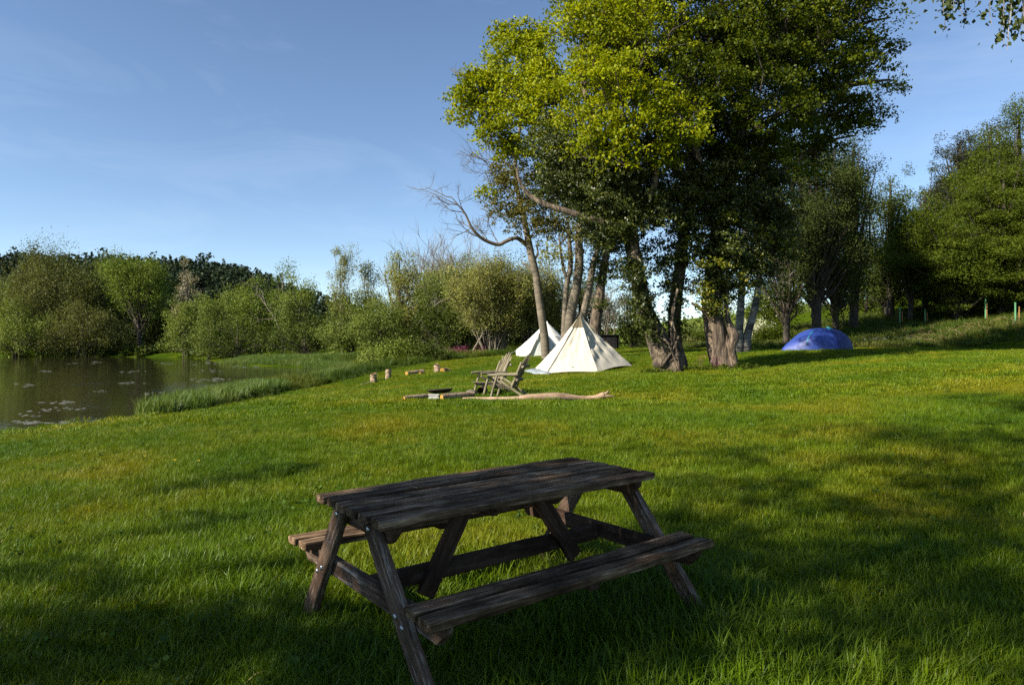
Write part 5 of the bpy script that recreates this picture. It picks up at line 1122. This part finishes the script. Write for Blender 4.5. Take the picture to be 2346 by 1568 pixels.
F = [(i, (i+1) % 10, 10+(i+1) % 10, 10+i) for i in range(10)]+[(21+i, 21+(i+1) % 10, (i+1) % 10, i) for i in range(10)]; g.add(V, F, [(10+i, 10+(i+1) % 10, 20) for i in range(10)])
setp(g.build('groundsheet', M['sheet'], None, origin=q0), 'grey blue groundsheet corner spread beside the cream tent', 'groundsheet')
p0 = CN[3]; p1 = gp3(1460, 838.5, 30.2); g = Geo(); tube(g, [p0+[0, 0, .02], p1+[0, 0, .05]], .008, 5); tube(g, [p1+[0, 0, -.08], p1+[.01, 0, .08]], .009, 5)
o = g.build('guy_rope', M['twig'], t, origin=b)

# bell tent
D = 44.4; b = at(1253, 812, D); b[2] = min(H(b[0], D), at(1253, 812, D)[2]); t = empty('bell_tent', b, 'white canvas bell tent with an A-frame doorway behind the slender tree', 'tent')
ap = at(1253.5, 737, D); Rb = 2.02; zw = b[2]+.34; n = 40; nv = 16
a = np.linspace(0, 2*np.pi, n, endpoint=False); V = []
for j in range(nv):
    v = j/(nv-1); sag = 1-.045*math.sin(v*math.pi); scal = 1+.0*v
    rr_ = Rb*v*sag*(1-.022*v*(1-np.cos(a*12)))
    V.append(np.column_stack([b[0]+np.cos(a)*rr_, D+np.sin(a)*rr_, np.full(n, ap[2]+(zw-ap[2])*v)]))
for z_, rf in ((zw-.17, 1.0), (b[2]-.06, .985)):
    r_ = Rb*rf*(1-.022*(1-np.cos(a*12))); V.append(np.column_stack([b[0]+np.cos(a)*r_, D+np.sin(a)*r_, np.full(n, z_)]))
V = np.concatenate(V); m = nv+2; i = np.arange(m-1)[:, None]*n; j = np.arange(n)[None]; F = np.stack([i+j, i+n+j, i+n+(j+1) % n, i+(j+1) % n], -1).reshape(-1, 4)
g = Geo(); g.add(V, F); g.build('canvas', M['canvas_white'], t, origin=b)
A = at(1236.5, 762, 42.1); A2 = np.array([b[0]-.25, D-.95, A[2]+.12]); fl = at(1211, 812, 42.35); fr = at(1269, 812, 42.15); fl[2] = fr[2] = b[2]-.04; f1 = at(1222, 812, 42.2); f2 = at(1240.5, 812, 42.1)
bl = np.array([b[0]-1.55, D-1.25, zw+.05]); br = np.array([b[0]+.75, D-1.82, zw+.05])
g = Geo()
def tri_strip(g, P0, P1, Q0, Q1, nu=8, nv=8, bulge=0.0, nrm=(0, -1, 0)):
    V = []
    for v in np.linspace(0, 1, nv):
        for u in np.linspace(0, 1, nu):
            p = (P0*(1-u)+P1*u)*(1-v)+(Q0*(1-u)+Q1*u)*v; V.append(p+np.array(nrm)*bulge*math.sin(u*math.pi)*math.sin(v*math.pi))
    k = (np.arange(nv-1)[:, None]*nu+np.arange(nu-1)[None]).ravel(); g.add(V, np.stack([k, k+1, k+nu+1, k+nu], 1))
tri_strip(g, A, A2, fl, bl, bulge=-.05); tri_strip(g, A2, A, br, fr, bulge=-.05); g.build('door_canopy', M['canvas_white'], t, origin=b)
Ai = A+[0, .12, -.06]; f1 = fl*.8+fr*.2+[0, .12, .0]; f2 = fl*.44+fr*.56+[0, .15, 0.02]
g = Geo(); tri_strip(g, Ai, Ai+[.02, 0, 0], fl+[.1, .1, 0], f2, bulge=.03); g.build('door_flap', M['canvas_shadow'], t, origin=b)
g = Geo(); tri_strip(g, Ai, Ai+[.02, 0, 0], f2+[.06, .02, 0], fr+[-.05, .1, 0], bulge=.03); g.build('door_flap', M['canvas_shadow'], t, origin=b)
g = Geo(); tube(g, [A+[0, 0, .02], fl], .02, 5); tube(g, [A+[0, 0, .02], fr], .02, 5); g.build('door_frame', M['vent'], t, origin=b)
g = Geo(); tube(g, [ap+[0, 0, -.12], ap+[0, 0, -.02], ap+[0, 0, .05]], [.09, .05, .015], 8); g.build('peak_cap', M['canvas_white'], t, origin=b)
def cone_pt(az, v, off=.015):
    rr_ = Rb*v*(1-.045*math.sin(v*math.pi))+off; return np.array([b[0]+math.cos(az)*rr_, D+math.sin(az)*rr_, ap[2]+(zw-ap[2])*v+off])
g = Geo(); az0 = -.95
for j, (v0, wv, du) in enumerate([(.52, .05, .30), (.60, .045, .24), (.66, .02, .26)]):
    tube(g, [cone_pt(az0-du/2+du*s_/13, v0+wv*math.sin(s_*1.9+j)*(.8 if s_ % 3 else .2)) for s_ in range(14)], .009, 4)
g.build('logo', plain_mat('grey_print', (.2, .22, .25), .8), t, origin=b)
g = Geo(); e = at(1150, 824, 42.5); e[2] = H(e[0], e[1]); s_ = np.array([b[0]-Rb*.97, D-.4, zw]); tube(g, [s_, e], .010, 4); tube(g, [e-[0, 0, .1], e+[.02, 0, .12]], .014, 5); g.build('guy_rope', M['canvas_shadow'], t, origin=b)

# blue dome tent
D = 31.2; cx_ = (1882-1173)*K*D; b = np.array([cx_, D, H(cx_, D)]); t = empty('dome_tent', b, 'blue nylon dome tent with turquoise trim in the shade of the bank', 'tent')
g = Geo(); g2 = Geo(); n = 64; nv = 20; hT = 1.03; V = []
def dome(az, v, off=0.0):
    c, s_ = math.cos(az), math.sin(az); sq = (abs(c)**3.2+abs(s_)**3.2)**(-1/3.2); r = 1.23*sq
    rr_ = math.sin(v*math.pi/2)**.92*r; z = hT*math.cos(v*math.pi/2)**.86
    k = 1-.055*(1-abs(math.cos(2*(az-math.pi/4)))**.5)*math.sin(v*math.pi)
    ext = 0.0
    if v > .35 and c < -.2: ext = .62*((v-.35)/.65)**1.3*max(0, -c)**3*max(0, 1-abs(s_)*1.15)
    k2 = .78
    return b+np.array([(c*rr_*k-ext)+off*c, s_*rr_*k*k2+off*s_, z*k-.03+(.02*math.sin(az*9+v*5)*math.sin(v*math.pi))*.6+off*.5])
rz_ = .42
for j in range(nv):
    for q in range(n): V.append(dome(q/n*2*np.pi, j/(nv-1)))
i = np.arange(nv-1)[:, None]*n; j = np.arange(n)[None]; F = np.stack([i+j, i+n+j, i+n+(j+1) % n, i+(j+1) % n], -1).reshape(-1, 4)
g.add(V, F); g.build('flysheet', M['blue'], t, origin=b)
g = Geo(); V = []
for q in range(12):
    for j in range(14): V.append(dome(-1.25+q*.055, .30+.70*j/13, .012))
V = np.array(V).reshape(12, 14, 3); 
kk = (np.arange(11)[:, None]*14+np.arange(13)[None]).ravel(); g.add(V.reshape(-1, 3), np.stack([kk, kk+14, kk+15, kk+1], 1)); g.build('door_panel', M['blue_dark'], t, origin=b)
g = Geo(); tube(g, [dome(-2.35, .35+.5*j/10, .012) for j in range(11)], .016, 5); g.build('piping', M['teal'], t, origin=b)
g = Geo(); tube(g, [dome(-1.28, .28+.72*j/12, .018) for j in range(13)], .014, 5); g.build('zip', M['blue_dark'], t, origin=b)
g = Geo(); q = dome(-1.1, .2, .02); g.add([q+[-.14, 0, .10], q+[.12, 0, .02], q+[.02, -.05, -.03], q+[-.09, -.03, .0], q+[-.14, .02, .09], q+[.12, .02, .01], q+[.02, -.03, -.04], q+[-.09, -.01, -.01]], [(0, 1, 2, 3), (7, 6, 5, 4), (0, 4, 5, 1), (1, 5, 6, 2), (2, 6, 7, 3), (3, 7, 4, 0)]); g.build('vent_hood', M['teal'], t, origin=b)

# black shed behind the cream tent
D = 46; x0 = (1330-1173)*K*D; x1 = (1418-1173)*K*D; zt = (784-766)*K*D; zb_ = H((x0+x1)/2, D)-.1; b = np.array([(x0+x1)/2, D, zb_]); t = empty('shed', b, 'low black flat-roofed shed half hidden behind the cream tent', 'shed')
g = Geo(); hh = zt-zb_-.06; wd = x1-x0
for k in range(int(wd/.145)):
    plank(g, hh, .14, .03, n=3, bev=.004); v = g.v.pop(); v = np.column_stack([v[:, 1]-wd/2+.07+k*.145, v[:, 2], v[:, 0]]); g.v.append(v)
for k in range(10):
    plank(g, hh, .14, .03, n=3, bev=.004); v = g.v.pop(); v = np.column_stack([v[:, 2]+wd/2-.02, v[:, 1]+.09+k*.145, v[:, 0]]); g.v.append(v)
    plank(g, hh, .14, .03, n=3, bev=.004); v = g.v.pop(); v = np.column_stack([v[:, 2]-wd/2+.02, v[:, 1]+.09+k*.145, v[:, 0]]); g.v.append(v)
flat(g.build('wall', M['shed'], t))
g = Geo(); plank(g, wd+.2, 1.75, .05, (-wd/2-.1, .75, hh+.028), n=4, bev=.01); flat(g.build('roof', M['shed'], t))

# tree guards on the bank
for k, (zx, y0, y1, D, lab, stk) in enumerate([(2140, 597, 695, 44, 'tall pale green tree guard tube on the sunlit bank, second from the right', -.02), (2300, 620, 735, 38, 'green tree guard with an orange stake at the right end of the bank', .10),
                                           (1816, 657, 742, 45, 'green tree guard with an orange stake at the edge of the shade on the bank', .02), (1680, 645, 748, 45, 'dim green tree guard in the shade, leftmost of the four', .06)]):
    x = (2200+zx/1.4305)*.6109; yt = (700+y0/1.4305)*.6109; X_ = (x-1173)*K*D; zb_ = H(X_, D); zt = max((784-yt)*K*D, zb_+.75)
    t = empty('tree_guard', (X_, D, zb_), lab, 'tree guard', 'tree guards on the bank'); hh = zt-zb_
    g = lathe([(.044, -.05), (.044, hh*.4), (.046, hh-.01), (.051, hh), (.042, hh-.005), (.040, hh*.4), (.040, -.05)], 12); g.build('tube', M['guard'], t)
    g = Geo(); plank(g, hh*.80+.1, .04, .04, n=4); v = g.v.pop(); g.v.append(np.column_stack([v[:, 1]+stk+.06, v[:, 2]-.07, v[:, 0]-.1])); flat(g.build('stake', M['stake'], t))

# buttercups
bt = None; rb = np.random.default_rng(91)
def buttercup_mesh():
    g = Geo()
    for k in range(5):
        a = k*1.2566; c_, s_ = math.cos(a), math.sin(a); c2, s2 = math.cos(a+.5), math.sin(a+.5); c3, s3 = math.cos(a-.5), math.sin(a-.5)
        g.add([(0, 0, .125), (c3*.010, s3*.010, .129), (c_*.017, s_*.017, .134), (c2*.010, s2*.010, .129)], [(0, 1, 2, 3)])
    return g
for zx, zy in [(1193.6, 931), (966, 877), (700, 958), (640, 925), (560, 952), (870, 905), (400, 1073), (332, 1063), (330, 985), (1290, 905), (165, 983), (1010, 886), (745, 905), (455, 1075)]:
    p = hit(zx, zy); 
    if bt is None:
        bt = buttercup_mesh().build('buttercup', M['buttercup'], None, origin=(0, 0, 0)); o = bt
        gs = Geo(); tube(gs, [(0, 0, -.02), (.004, 0, .07), (.002, 0, .124)], .0016, 4); bs = gs.build('stem', M_weed, bt)
    else:
        o = bt.copy(); COL.objects.link(o); c_ = bs.copy(); COL.objects.link(c_); c_.parent = o
    s_ = 1.0+p[1]*.05; o.location = tuple(p); o.scale = (s_, s_, .85)
    setp(o, 'small yellow buttercup flowering in the open lawn', 'flower', 'buttercups scattered over the lawn')
